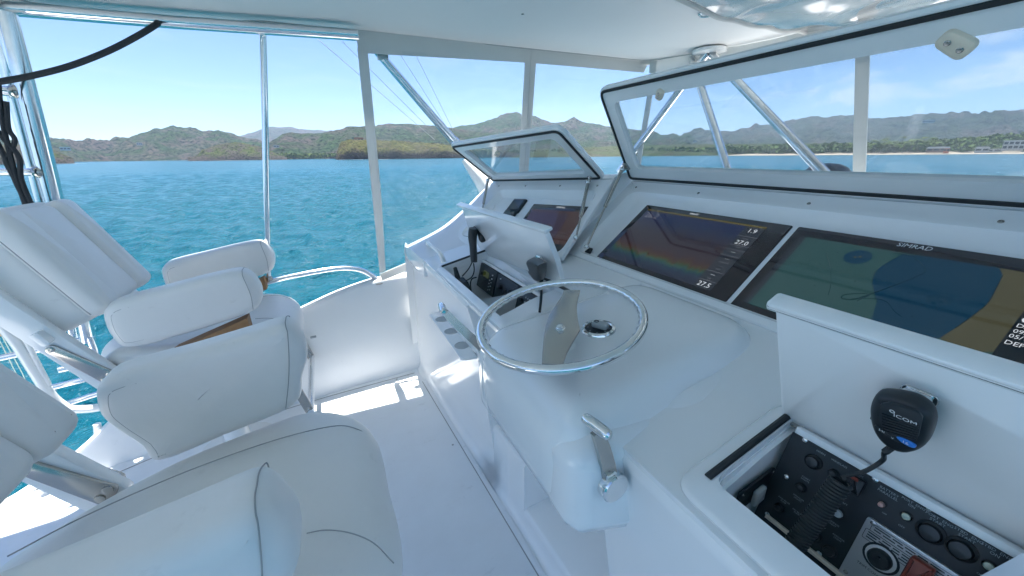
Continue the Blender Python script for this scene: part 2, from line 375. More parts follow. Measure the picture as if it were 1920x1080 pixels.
# ------------------------------------------------------------------ sea, land, sky haze
SEA = -4.6
def sea_mat():
    m = bpy.data.materials.new('sea_water'); m.use_nodes = True; nt = m.node_tree; b = nt.nodes['Principled BSDF']; N = nt.nodes.new; L = nt.links.new
    geo = N('ShaderNodeNewGeometry'); 
    n1 = N('ShaderNodeTexNoise'); n1.inputs['Scale'].default_value = .004; n1.inputs['Detail'].default_value = 3; L(geo.outputs['Position'], n1.inputs[0])
    mx = N('ShaderNodeMixRGB'); mx.inputs[1].default_value = (.0005, .049, .078, 1); mx.inputs[2].default_value = (.0009, .066, .098, 1); L(n1.outputs[0], mx.inputs[0]); L(mx.outputs[0], b.inputs['Base Color'])
    b.inputs['Roughness'].default_value = .18; b.inputs['IOR'].default_value = 1.23
    mp = N('ShaderNodeMapping'); mp.inputs['Rotation'].default_value = (0, 0, .5); mp.inputs['Scale'].default_value = (1, 1.7, 1); L(geo.outputs['Position'], mp.inputs[0])
    def nz(sc, det, dist):
        n = N('ShaderNodeTexNoise'); n.inputs['Scale'].default_value = sc; n.inputs['Detail'].default_value = det; n.inputs['Roughness'].default_value = .6; n.inputs['Distortion'].default_value = dist; L(mp.outputs[0], n.inputs[0]); return n.outputs[0]
    def mul(a, k):
        q = N('ShaderNodeMath'); q.operation = 'MULTIPLY'; L(a, q.inputs[0]); q.inputs[1].default_value = k; return q.outputs[0]
    def add(a, c):
        q = N('ShaderNodeMath'); q.operation = 'ADD'; L(a, q.inputs[0]); L(c, q.inputs[1]); return q.outputs[0]
    h = add(add(mul(nz(.9, 6, .3), .45), mul(nz(.16, 3, .2), .5)), mul(nz(3.2, 4, .4), .12))
    bp = N('ShaderNodeBump'); bp.inputs['Strength'].default_value = 1.0; bp.inputs['Distance'].default_value = .9; L(h, bp.inputs['Height']); L(bp.outputs[0], b.inputs['Normal'])
    return m
def build_sea():
    rr = np.concatenate([np.geomspace(3.2, 420, 860), np.geomspace(450, 9300, 24)]); az = np.radians(np.concatenate([np.arange(-66, 96, .27), np.arange(100, 290, 5.0)]))
    Rg, A = np.meshgrid(rr, az, indexing='ij'); X = Rg * np.sin(A); Y = Rg * np.cos(A); Z = np.zeros_like(X); cell = Rg * .0058
    for k in range(90):
        lam = .40 * (12 ** (RNG.random() ** 1.25)); th = .9 + RNG.normal() * .6; kx, ky = cos(th) * 2 * pi / lam, sin(th) * 2 * pi / lam; ph = RNG.random() * 6.28
        att = np.clip((lam / cell - 2.0) / 1.5, 0, 1); w = np.sin(kx * X + ky * Y + ph + .6 * np.sin(.13 * X + .09 * Y + k)); Z += att * (.046 * lam / 6.28) * (w + .35 * w * np.abs(w))
    n, m = X.shape; V = np.stack([X, Y, Z + SEA], -1).reshape(-1, 3)
    i, j = np.meshgrid(np.arange(n - 1), np.arange(m), indexing='ij'); j2 = (j + 1) % m
    Fq = np.stack([i * m + j, i * m + j2, (i + 1) * m + j2, (i + 1) * m + j], -1).reshape(-1, 4)[:, ::-1]
    me = bpy.data.meshes.new('sea'); me.vertices.add(len(V)); me.vertices.foreach_set('co', V.ravel()); me.loops.add(Fq.size); me.loops.foreach_set('vertex_index', Fq.ravel().astype(np.int32))
    me.polygons.add(len(Fq)); me.polygons.foreach_set('loop_start', np.arange(0, Fq.size, 4, dtype=np.int32)); me.polygons.foreach_set('use_smooth', np.ones(len(Fq), dtype=bool)); me.update(); me.validate()
    me.materials.append(sea_mat()); o = bpy.data.objects.new('sea', me); COL.objects.link(o); tag(o, 'turquoise rippled bay water', None, None, 'structure')
build_sea()

def land_mat(name, greens, browns, scale, mixc=.5, rock=None, rockh=0.0):
    m = bpy.data.materials.new(name); m.use_nodes = True; nt = m.node_tree; b = nt.nodes['Principled BSDF']; N = nt.nodes.new; L = nt.links.new
    geo = N('ShaderNodeNewGeometry'); b.inputs['Roughness'].default_value = .95; b.inputs['Specular IOR Level'].default_value = .1
    def nz(sc, det, r=.65):
        n = N('ShaderNodeTexNoise'); n.inputs['Scale'].default_value = sc; n.inputs['Detail'].default_value = det; n.inputs['Roughness'].default_value = r; L(geo.outputs['Position'], n.inputs[0]); return n.outputs[0]
    def mixc_(f, a, c):
        q = N('ShaderNodeMixRGB'); L(f, q.inputs[0])
        for i, x in ((1, a), (2, c)):
            if isinstance(x, tuple): q.inputs[i].default_value = (*x, 1)
            else: L(x, q.inputs[i])
        return q.outputs[0]
    def rmp(f, a, c):
        q = N('ShaderNodeMapRange'); q.inputs[1].default_value = a; q.inputs[2].default_value = c; L(f, q.inputs[0]); return q.outputs[0]
    g = mixc_(rmp(nz(scale * 9, 5), .35, .65), greens[0], greens[1])
    br = mixc_(rmp(nz(scale * 7, 4), .35, .7), browns[0], browns[1])
    c = mixc_(rmp(nz(scale, 7), mixc - .09, mixc + .09), br, g)
    if rock:
        sp = N('ShaderNodeSeparateXYZ'); L(geo.outputs['Position'], sp.inputs[0])
        ad = N('ShaderNodeMath'); ad.operation = 'ADD'; L(sp.outputs[2], ad.inputs[0])
        ml = N('ShaderNodeMath'); ml.operation = 'MULTIPLY'; L(nz(scale * 5, 4), ml.inputs[0]); ml.inputs[1].default_value = -rockh * 1.4; L(ml.outputs[0], ad.inputs[1])
        rk = mixc_(rmp(nz(scale * 14, 6), .3, .7), rock[0], rock[1])
        c = mixc_(rmp(ad.outputs[0], SEA + rockh * .15 - rockh * .5, SEA + rockh * .35 - rockh * .3), rk, c)
    c = mixc_(rmp(nz(scale * 8, 6, .7), .50, .60), c, tuple(q * .30 for q in greens[0]))
    L(c, b.inputs['Base Color'])
    bp = N('ShaderNodeBump'); bp.inputs['Strength'].default_value = 1.0; bp.inputs['Distance'].default_value = .55 / scale; L(nz(scale * 5, 8, .7), bp.inputs['Height']); L(bp.outputs[0], b.inputs['Normal'])
    return m
def ridge(name, prof, dist, shore_px, shore_d, rough, m, label, back=.35, step=6, rows=26, pw=.8, seed=0, kind='structure', shore_rough=.06):
    """terrain from the waterline to a skyline and down the far side; prof = skyline in photo pixels, dist in metres"""
    xs = np.arange(prof[0][0], prof[-1][0] + .1, step); ys = np.interp(xs, [p[0] for p in prof], [p[1] for p in prof])
    top = []; sh = []
    for x, y in zip(xs, ys):
        d = ray(x, y); hd = sqrt(d.x ** 2 + d.y ** 2); t = dist / hd; top.append(CAM + d * t)
        e = Vector((d.x / hd, d.y / hd, 0)); sd = shore_d * (1 + shore_rough * noise.noise(Vector((x * .013 + seed, seed * 3.1, 0)))) ; q = e * sd; q.z = SEA - 1.0; sh.append(q)
    mb = MB(); nx = len(xs); vs = []; R0 = rows; Rb = 8
    for j in range(R0 + Rb + 1):
        for i in range(nx):
            if j <= R0:
                t = j / R0; p = sh[i].lerp(top[i], t); base = sh[i].z + (top[i].z - sh[i].z) * t ** pw
                H = top[i].z - SEA; env = sin(pi * min(1, t)) ** .7 * .9 + .1 * (0 if t > .99 else 1)
                f = noise.fractal(Vector((p.x, p.y, seed * 50.)) * (2.2 / max(60, rough[0])), .9, 2.1, 6)
                p.z = base + f * rough[1] * env
                f2 = noise.noise(Vector((p.x, p.y, seed * 9.)) * .05)
                if t > .96: p.z = top[i].z + rough[1] * (.10 * f2 + .16 * noise.fractal(Vector((xs[i] * .045, seed * 7., 0)), .8, 2.2, 5))
            else:
                t = (j - R0) / Rb; e = Vector((top[i].x, top[i].y, 0)).normalized(); p = top[i] + e * (dist * back * t); p.z = top[i].z + (SEA - 30 - top[i].z) * t ** 1.4
            vs.append(p)
    fs = [(j * nx + i, j * nx + i + 1, (j + 1) * nx + i + 1, (j + 1) * nx + i) for j in range(R0 + Rb) for i in range(nx - 1)]
    mb.add(vs, fs); o = mb.build(name, m, None, 180)
    tag(o, label, None, None, kind); return o, vs, nx
G1, G2 = (.020, .052, .018), (.062, .108, .040); B1, B2 = (.135, .110, .095), (.055, .058, .052)
mFar = land_mat('far_hill_cover', ((.045, .07, .035), (.07, .09, .05)), ((.10, .09, .07), (.13, .10, .085)), .004, .46)
mMid = land_mat('hill_cover', (G1, G2), (B1, B2), .008, .47)
mNear = land_mat('headland_cover', ((.045, .078, .018), (.10, .12, .035)), ((.11, .098, .085), (.070, .062, .054)), .03, .50, ((.040, .035, .033), (.11, .095, .086)), 22)
mCliff = land_mat('cliff_cover', ((.085, .10, .026), (.14, .13, .045)), ((.10, .08, .05), (.07, .075, .03)), .03, .45, ((.018, .016, .015), (.05, .042, .038)), 26)
ridge('mountain', [(380, 262), (452, 255), (481, 246), (505, 238), (539, 239), (580, 244), (621, 245), (700, 247)], 6500, 0, 4200, (600, 60), mFar, 'far bluish mountain behind the bay', seed=1)
ridge('mountain', [(1180, 262), (1280, 255), (1323, 245), (1373, 247), (1447, 233), (1480, 227), (1513, 220), (1563, 219), (1593, 216), (1633, 223), (1663, 222), (1713, 217), (1780, 211), (1820, 213), (1847, 212), (1913, 207), (2000, 203), (2120, 215)], 4300, 0, 2500, (500, 90), mFar, 'long bluish mountain ridge behind the palm beach', seed=2, pw=1.1)
ridge('hill', [(-160, 268), (-60, 262), (20, 266), (87, 263), (105, 263), (135, 268), (152, 264), (173, 263), (207, 263), (218, 258), (243, 259), (263, 251), (297, 244), (318, 237), (353, 239), (373, 245), (392, 247), (409, 245), (452, 256), (490, 268), (540, 284)], 2700, 0, 2050, (330, 60), mMid, 'broad green and brown hill across the bay', seed=3)
ridge('hill', [(800, 262), (850, 240), (873, 238), (907, 230), (933, 220), (955, 213), (965, 210), (977, 216), (1003, 217), (1027, 229), (1047, 232), (1060, 226), (1073, 222), (1097, 230), (1140, 237), (1173, 240), (1223, 250), (1273, 262), (1330, 274)], 3000, 0, 2100, (420, 70), mMid, 'peaked hill with a rocky knob on top', seed=4, pw=1.05)
ridge('hill', [(470, 290), (500, 270), (515, 262), (527, 252), (546, 249), (574, 251), (602, 250), (640, 243), (649, 238), (677, 238), (700, 236), (730, 232), (767, 233), (800, 235), (840, 239), (900, 248), (980, 256), (1060, 262), (1150, 266), (1240, 262), (1300, 268)], 1950, 0, 1500, (220, 26), mMid, 'wooded green hill behind the beach', seed=5)
ridge('headland', [(352, 299), (366, 293), (380, 283), (395, 276), (420, 269), (440, 266), (470, 271), (490, 276), (510, 285), (540, 297)], 1430, 0, 1330, (50, 12), mNear, 'low brown rocky headland', step=3, seed=6, pw=.5, shore_rough=.02)
ridge('headland', [(-60, 270), (40, 272), (70, 274), (93, 279), (113, 286), (130, 296), (140, 301)], 1200, 0, 1110, (50, 9), mNear, 'green point of land at the left end', step=3, seed=7, pw=.5, shore_rough=.02)
ridge('headland', [(629, 297), (633, 283), (641, 267), (655, 262), (680, 262), (707, 264), (740, 264), (780, 267), (830, 271), (880, 276), (950, 284), (990, 292)], 980, 0, 930, (60, 10), mCliff, 'dark cliff headland with yellowish scrub on top', step=3, seed=8, pw=.34, shore_rough=.015)
# sand
def beach():
    mb = MB(); out = []
    for x in np.arange(985, 2090, 9):
        d = ray(x, 284); e = Vector((d.x, d.y, 0)).normalized(); w = noise.noise(Vector((x * .01, 3, 0)))
        k = min(1, max(0, (x - 985) / 500.)); d0 = 1000 - 240 * k + 16 * w
        out.append((e * d0, e * (d0 + 16), e * (d0 + 60)))
    n = len(out); vs = [Vector((p[0].x, p[0].y, SEA - .3)) for p in out] + [Vector((p[1].x, p[1].y, SEA + .9)) for p in out] + [Vector((p[2].x, p[2].y, SEA + 3.2)) for p in out]
    mb.add(vs, [(j * n + i, j * n + i + 1, (j + 1) * n + i + 1, (j + 1) * n + i) for j in range(2) for i in range(n - 1)])
    o = mb.build('beach', mat('beach_sand', (.25, .205, .155), .95, var=(.05, .8, (.19, .155, .12))), None, 180); tag(o, 'long strip of pale beach sand', None, None, 'structure')
    return out
BEACH = beach()
ridge('shore_land', [(960, 290), (1000, 280), (1080, 277), (1180, 273), (1280, 271), (1400, 270), (1640, 268), (1757, 262), (1822, 258), (1920, 256), (2100, 256)], 1250, 0, 830, (120, 3), land_mat('shore_ground', ((.05, .085, .02), (.09, .115, .035)), ((.10, .09, .05), (.06, .06, .03)), .02, .45), 'low wooded ground behind the beach', seed=9, step=8, pw=.6, shore_rough=.0)

# leaf clumps standing on the shore: bodies of foliage too many to count
def clump_mesh(name, places, m, label, kind='stuff', cat=None):
    """places: (x, y, z, radius); each an uneven tuft of leaf-like faces"""
    vs = []; fs = []
    for (x, y, z, r) in places:
        n = 26; o = len(vs)
        for k in range(n):
            a = random.uniform(0, 2 * pi); c = random.uniform(-.35, 1); s_ = sqrt(max(0, 1 - c * c)); rr = r * random.uniform(.62, 1.08)
            ctr = Vector((x + rr * s_ * cos(a), y + rr * s_ * sin(a), z + rr * c * .85)); q = r * random.uniform(.28, .5)
            t1 = Vector((random.gauss(0, 1), random.gauss(0, 1), random.gauss(0, .7))).normalized(); t2 = t1.cross(Vector((random.gauss(0, 1), random.gauss(0, 1), random.gauss(0, 1)))).normalized()
            b0 = len(vs); vs += [ctr + t1 * q, ctr + t2 * q * .8, ctr - t1 * q * .9, ctr - t2 * q * .75]; fs.append((b0, b0 + 1, b0 + 2, b0 + 3))
    mb = MB(); mb.v = vs; mb.f = fs; o = mb.build(name, m, None, 180, flip=False); tag(o, label, cat, None, kind); return o
def leaf_mat(name, a, b):
    m = mat(name, a, .9, spec=.15, var=(.12, 1.0, b)); return m
mLeaf = leaf_mat('shore_foliage', (.048, .088, .018), (.10, .135, .035))
mLeaf2 = leaf_mat('scrub_foliage', (.085, .095, .030), (.14, .12, .06))
def shore_pt(x, d):
    r = ray(x, 284); e = Vector((r.x, r.y, 0)).normalized(); return e * d
pl = []
for k in range(1500):
    x = random.uniform(1000, 2080); kx = min(1, max(0, (x - 985) / 500.)); d0 = 1000 - 240 * kx
    u = random.random(); d = d0 + 40 + 330 * u * u; p = shore_pt(x, d); hgt = 9 + 7 * noise.noise(Vector((x * .02, d * .01, 5))) + (7 * max(0, (x - 1760) / 160.) if x > 1760 else 0) * (.4 + .6 * u) + 12 * u * (1 if x > 1740 else .35)
    if 1650 < x < 1762 and u < .12: continue
    if 1735 < x < 1790 and u < .35: continue
    if 1815 < x < 1925 and u < .35: continue
    r = random.uniform(3.5, 7.5)
    for q in range(2): pl.append((p.x + random.gauss(0, 3), p.y + random.gauss(0, 3), SEA + 2 + random.uniform(.2, 1) * hgt, r * random.uniform(.6, 1)))
clump_mesh('shore_forest', pl, mLeaf, 'mass of green trees behind the beach')
pl = []
for k in range(900):
    x = random.uniform(505, 1010); d = random.uniform(1060, 1330) if x > 640 else random.uniform(1430, 1560)
    p = shore_pt(x, d); 
    base = 3 if x < 640 else 10 * max(0, 1 - (x - 640) / 360.)
    pl.append((p.x, p.y, SEA + base + random.uniform(2, 11), random.uniform(4, 8)))
clump_mesh('shore_forest', pl, mLeaf, 'green woods along the far shore')
pl = []
for k in range(520):
    x = random.uniform(634, 980); t = random.random(); d = 985 + 25 * t + random.uniform(-8, 30)
    yy = np.interp(x, [634, 641, 655, 700, 780, 830, 880, 980], [284, 269, 263, 264, 267, 271, 276, 291]); r = ray(x, yy); hd = sqrt(r.x ** 2 + r.y ** 2); q = CAM + r * (d / hd)
    pl.append((q.x, q.y, q.z * random.uniform(.72, 1.0) - 1.0, random.uniform(2.5, 5)))
clump_mesh('headland_scrub', pl, mLeaf2, 'yellowish scrub covering the cliff headland')

# surf along the headlands
mb = MB()
for (xa, xb, dd) in ((640, 760, 905), (366, 470, 1312), (505, 632, 1440), (92, 128, 1082), (300, 356, 1900), (1000, 1300, 985)):
    for k in range(16):
        x = random.uniform(xa, xb); p = shore_pt(x, dd * random.uniform(.985, 1.0)); w = random.uniform(6, 22); t = Vector((-p.y, p.x, 0)).normalized(); e = p.normalized()
        pts = [(-w, -1.2), (-w * .4, -2.0), (w * .5, -1.6), (w, 0), (w * .3, 2.2), (-w * .6, 1.5)]
        f = Fr((p.x, p.y, SEA + .12), t, e); mb.prism(f, pts, 0, .5)
tag(mb.build('surf_foam', mat('sea_foam', (.8, .82, .82), .8)), 'white surf along the rocky shore', None, None, 'stuff')
mb = MB()
for k in range(26):
    x = random.uniform(1100, 1990); d = random.uniform(120, 640); p = shore_pt(x, d); w = random.uniform(.2, .55) * (1 + d / 320); t = Vector((-p.y, p.x, 0)).normalized(); e = p.normalized()
    f = Fr((p.x, p.y, SEA + .1), (t + e * random.uniform(-.3, .3)).normalized(), e); mb.prism(f, [(-w, 0), (-.3 * w, -.12 * w), (w, 0), (.4 * w, .18 * w)], 0, .06)
tag(mb.build('whitecap', mat('whitecap_foam', (.75, .78, .78), .8)), 'small whitecaps scattered on the bay', None, None, 'stuff')

# palms along the beach
def palm_mesh(h, seed):
    rr = random.Random(seed); mb = MB(); lean = Vector((rr.uniform(-.12, .12), rr.uniform(-.12, .12), 1)); top = lean * h
    mb.tube([(0, 0, -1), lean * h * .5 + Vector((rr.uniform(-.3, .3), 0, 0)), top], [.35, .26, .2], 5)
    tr = mb; cr = MB()
    for k in range(13):
        a = 2 * pi * k / 13 + rr.uniform(-.2, .2); L_ = rr.uniform(3.0, 4.2); up = rr.uniform(.1, 1.0); d = Vector((cos(a), sin(a), 0)); s = Vector((-sin(a), cos(a), 0))
        P = [top + d * (L_ * t) + Vector((0, 0, up * L_ * t * .7 - 1.5 * L_ * .42 * t * t)) for t in (0, .35, .7, 1)]
        wd = (.25, .75, .6, .1); n0 = len(cr.v)
        for p, w in zip(P, wd): cr.v += [p + s * w - Vector((0, 0, w * .5)), p, p - s * w - Vector((0, 0, w * .5))]
        for j in range(3):
            for i in range(2): cr.f.append((n0 + j * 3 + i, n0 + j * 3 + i + 1, n0 + j * 3 + 4 + i, n0 + j * 3 + 3 + i))
    return tr, cr
mPalm = leaf_mat('palm_fronds', (.055, .085, .022), (.12, .13, .05)); mTrunk = mat('palm_trunk', (.13, .10, .075), .9)
protos = []
for k in range(4):
    tr, cr = palm_mesh(11 + 2 * k, k)
    a = bpy.data.meshes.new('trunk'); a.from_pydata([tuple(v) for v in tr.v], [], tr.f); a.materials.append(mTrunk)
    c = bpy.data.meshes.new('crown'); c.from_pydata([tuple(v) for v in cr.v], [], cr.f); c.materials.append(mPalm); protos.append((a, c))
for k in range(42):
    x = 1628 + 128 * ((k + random.random()) / 42.); p = shore_pt(x, random.uniform(785, 850))
    e = thing('palm_tree', (p.x, p.y, SEA + 2.4), 'coconut palm in the grove along the beach', 'palm tree', 'coconut palms along the beach')
    e.rotation_euler.z = random.uniform(0, 6); sc_ = random.uniform(.85, 1.25); e.scale = (sc_,) * 3
    for me, nm in zip(protos[k % 4], ('trunk', 'crown')):
        o = bpy.data.objects.new(nm, me); COL.objects.link(o); o.parent = e

# houses
mWall = mat('house_wall', (.50, .49, .47), .7); mRoofR = mat('red_roof', (.40, .13, .07), .8); mRoofP = mat('pale_roof', (.55, .52, .48), .7); mGlassH = mat('house_glass', (.03, .04, .05), .15); mOr = mat('orange_wall', (.55, .14, .06), .8)
def house(x, d, w, h, dep, label, wall, roof, floors=1, flat=False, zoff=2.5, nb=None):
    p = shore_pt(x, d); e = p.normalized(); t = Vector((e.y, -e.x, 0)); z0 = SEA + zoff
    r = thing('house', (p.x, p.y, z0), label, 'house'); f = Fr((p.x, p.y, z0), t, e)
    mb = MB(); mb.prism(f, rect(w, dep), -2, h); mb.build('wall', wall, r)
    mb = MB()
    if flat: mb.prism(f, rect(w * 1.08, dep * 1.15), h + .01, h + .7)
    else:
        q = [(-w / 2 - .8, h), (w / 2 + .8, h), (w / 2 - 1, h + 2.2), (-w / 2 + 1, h + 2.2)]
        mb.prism(Fr(f(0, 0, 0), t, (0, 0, 1)), q, -dep / 2 - 1, dep / 2 + 1)
    mb.build('roof', roof, r)
    ff = Fr(f(0, -dep / 2 - .12, 0), t, (0, 0, 1)); nb = nb or max(2, int(w / 6))
    for fl in range(floors):
        for k in range(nb):
            mb = MB(); cx = -w / 2 + w * (k + .5) / nb; hh = h / floors; mb.prism(ff, rect(w / nb * .74, hh * .62, cx, hh * (fl + .48)), -.05, .1); mb.build('window', mGlassH, r)
        if flat:
            mb = MB(); mb.prism(ff, rect(w * 1.06, .5, 0, h / floors * fl + .3), -.1, 1.4); mb.build('balcony', wall, r)
house(1896, 800, 17, 9.5, 10, 'white two storey flat roofed house with wide balconies', mWall, mWall, 2, True, 5.5, 4)
house(1840, 790, 12, 3.2, 8, 'low white villa with pale pitched roof', mWall, mRoofP, zoff=3.5)
house(1862, 795, 14, 2.2, 6, 'long low white terrace building', mWall, mRoofP, 1, True, 3.2)
house(1755, 785, 19, 3.2, 9, 'long low beach building with pale roof', mat('dim_wall', (.25, .16, .12), .8), mRoofP, zoff=4.2)
house(1774, 779, 5, 4.2, 6, 'small orange beach hut beside the long low building', mOr, mRoofP, zoff=3.2)
house(676, 1120, 22, 4, 10, 'villa with orange tiled roof above the cliff', mat('tan_wall', (.5, .32, .22), .8), mRoofR, zoff=46)
house(124, 1700, 20, 5, 12, 'small white house on the left hillside', mWall, mRoofP, zoff=34)
house(266, 2250, 18, 6, 12, 'small pale house halfway up the broad hill', mWall, mRoofP, zoff=62)
house(1723, 2300, 34, 5, 14, 'long white building on the slope above the palms', mWall, mRoofP, zoff=108)
house(1300, 1900, 16, 5, 12, 'white house on the slope seen through the hatch window', mWall, mRoofP, zoff=50)
house(520, 1500, 16, 4, 10, 'pale house among trees behind the far beach', mWall, mRoofP, zoff=38)

# thin smoke rising from the trees
def smoke():
    m = bpy.data.materials.new('smoke'); m.use_nodes = True; nt = m.node_tree; nt.nodes.clear(); out = nt.nodes.new('ShaderNodeOutputMaterial'); v = nt.nodes.new('ShaderNodeVolumePrincipled'); v.inputs['Color'].default_value = (.9, .92, .95, 1); v.inputs['Density'].default_value = .007; nt.links.new(v.outputs[0], out.inputs['Volume'])
    p = shore_pt(1698, 1290); mb = MB(); path = [p + Vector((q * .35, q * .1, SEA + 4 + q)) for q in (0, 20, 45, 75, 95)]; mb.tube(path, [5, 8, 11, 12, 6], 10)
    tag(mb.build('smoke_plume', m), 'thin pale smoke rising behind the palms', 'smoke', None, 'stuff')
smoke()
# air between the boat and the hills
hm = bpy.data.materials.new('sea_air'); hm.use_nodes = True; nt = hm.node_tree; nt.nodes.clear(); out = nt.nodes.new('ShaderNodeOutputMaterial'); v = nt.nodes.new('ShaderNodeVolumePrincipled')
v.inputs['Color'].default_value = (.52, .70, 1.0, 1); v.inputs['Density'].default_value = 6.0e-5; v.inputs['Anisotropy'].default_value = .0
nt.links.new(v.outputs[0], out.inputs['Volume'])
mb = MB(); mb.box((0, 0, 390), (19000, 19000, 870)); hz = mb.build('haze', hm, None); tag(hz, 'pale blue sea haze', None, None, 'stuff')

# ================================================================== the flybridge
G = M['gelcoat']
FACEX = lambda y: .445 + .060 * max(0, (2.5 - y))          # aft face of the console at floor level
# ---- floor
mb = MB()
mb.prism(XY(0), [(.75, -1.0), (.75, 2.1), (.44, 2.50), (-.22, 2.462), (-.75, 2.41), (-1.25, 2.29), (-1.7, 2.06), (-2.4, 1.95), (-3.6, 1.9), (-3.6, -1.0)], -.08, 0)
floor = mb.build('floor', M['floor']); tag(floor, 'white gelcoat deck between the chairs and the console', None, None, 'structure')
# screws and hatch seam in the floor
def floor_screw(x, y, z=0.0, r=.006):
    mb = MB(); mb.lathe(Fr((x, y, z), (1, 0, 0), (0, 1, 0)), [(r, -.002), (r, .0012), (r * .7, .002), (.0005, .002)], 10); return mb.build('screw', M['seam'], floor)
for px, py in ((799, 724), (826, 765), (862, 820), (849, 834), (908, 894), (972, 1002), (963, 992), (765, 703), (744, 711)):
    q = PZ(px, py, 0); floor_screw(q.x, q.y, 0)
mb = MB(); a, b = PZ(791, 716, 0), PZ(1012, 1088, 0); a2, b2 = a + Vector((.011, 0, 0)), b + Vector((.012, 0, 0))
mb.tube([a + Vector((.004, 0, .001)), b + Vector((.004, 0, .001))], .0022, 6); mb.build('seam', M['seam'], floor)
mb = MB(); mb.prism(XY(0), [(a.x + .006, a.y), (b.x + .006, b.y), (b.x + .03, b.y), (a.x + .03, a.y)], -.001, .006, .002); mb.build('edge_strip', M['floor'], floor)
mb = MB(); a, b = PZ(776, 697, 0), PZ(590, 748, 0); c = Vector((-1.2, 2.22, 0)); d = Vector((-1.6, 2.03, 0))
P = smooth([a, b, Vector((-.75, 2.37, 0)), c, d], 6); mb.tube([p + Vector((0, -.02, .001)) for p in P], .0025, 6); mb.build('seam', M['seam'], floor)

# ---- port coaming: inner wall curving inboard and dropping towards the stern
cw = [(.50, 2.52, .735), (.25, 2.505, .735), (0, 2.49, .69), (-.25, 2.465, .615), (-.5, 2.44, .545), (-.8, 2.40, .44), (-1.1, 2.335, .275), (-1.3, 2.27, .13), (-1.5, 2.18, .035), (-1.7, 2.06, .01)]
cws = smooth(cw, 5)
mb = MB(); R = []
for p in cws:
    t = .07; x, y, z = p
    R.append([Vector((x, y - .02, 0)), Vector((x, y, .03)), Vector((x, y, z - .03)), Vector((x, y + .006, z - .008)), Vector((x, y + .022, z)), Vector((x, y + t - .02, z)), Vector((x, y + t, z - .02)), Vector((x, y + t, -.6)), Vector((x, y + .02, -.6))])
mb.rings(R); coam = mb.build('coaming_wall', M['wall'], None, 50); tag(coam, 'white inner side wall curving down to the stern', None, None, 'structure')
mb = MB(); mb.prism(Fr(PY(587, 632, 2.455), (1, .08, 0), (.5, 0, .85)), roundpoly([(-.016, -.006), (.018, -.006), (.018, .006), (-.016, .006)], .005), -.004, .004); mb.build('scuff_patch', M['greyprint'], coam)
for px, py in ((766, 537), (706, 710), (615, 738)):
    q = PY(px, py, 2.50); mb = MB(); mb.lathe(Fr(q - Vector((0, .004, 0)), (1, 0, 0), (0, 0, 1)), [(.006, 0), (.006, .004), (.0005, .005)], 8); mb.build('screw', M['steel'], coam)
# grab rail on the coaming
rail = thing('grab_rail', (-.4, 2.52, .7), 'curved aluminium rail running along the top of the white coaming', 'rail')
P = smooth([PY(709, 528, 2.53), PY(698, 517, 2.53), PY(675, 506, 2.53), PY(640, 503, 2.53), PY(590, 510, 2.52), PY(530, 522, 2.51), PY(470, 537, 2.50), (-.75, 2.47, .80), (-1.05, 2.42, .72)], 6)
mb = MB(); mb.tube(P, .0165, 12); mb.build('tube', M['alu'], rail)
mb = MB(); mb.lathe(Fr(P[0] + Vector((0, 0, -.012)), (1, 0, 0), (0, 1, 0)), [(.034, 0), (.034, .005), (.02, .008)], 16); mb.build('foot', M['steel'], rail)
# curtain bottom latch
q = PY(722, 512, 2.52); lt = thing('curtain_latch', q, 'small tan strap latch at the foot of the side curtain', 'latch')
mb = MB(); mb.tube(smooth([PY(714, 517, 2.51), PY(722, 512, 2.50), PY(731, 508, 2.50), PY(737, 507, 2.51)], 4), .006, 8); mb.build('strap', M['tan'], lt)
mb = MB(); mb.box(PY(736, 507, 2.505), (.022, .01, .014), .003); mb.build('stud', M['steel'], lt)

# ================================================================== console
con = thing('helm_console', (.8, .7, 0), 'white moulded helm console with sloped dash across the flybridge', 'console')
def prof(y):        # shelf height/tilt common to both electronics boxes
    return None
FSH = Fr((.45, 0, .962), (0, -1, 0), (.976, 0, .218))       # shelf plane: u to starboard, v forward and up
def shelf_z(x): return .962 + (x - .45) * .2234
# lower face with knee recess under the wheel pod
mb = MB()
def strip(y0, y1, pts0, pts1): mb.rings([[Vector((x, y0, z)) for x, z in pts0], [Vector((x, y1, z)) for x, z in pts1]], False)
def face_prof(y, top=.945):
    b = FACEX(y); return [(b - .015, 0), (b - .004, .004), (b + .012, .018), (b + .022, .05), (b + .02, .2), (.452 + .02, top - .12), (.45, top - .03), (.445, top - .008), (.455, top + .012)]
ys = [2.515, 2.2, 1.9, 1.6, 1.3]
mb.rings([[Vector((x, y, z)) for x, z in face_prof(y)] for y in ys], False)
ys = [.52, .34, 0, -.5, -1.0]
mb.rings([[Vector((x, y, z)) for x, z in face_prof(y)] for y in ys], False)
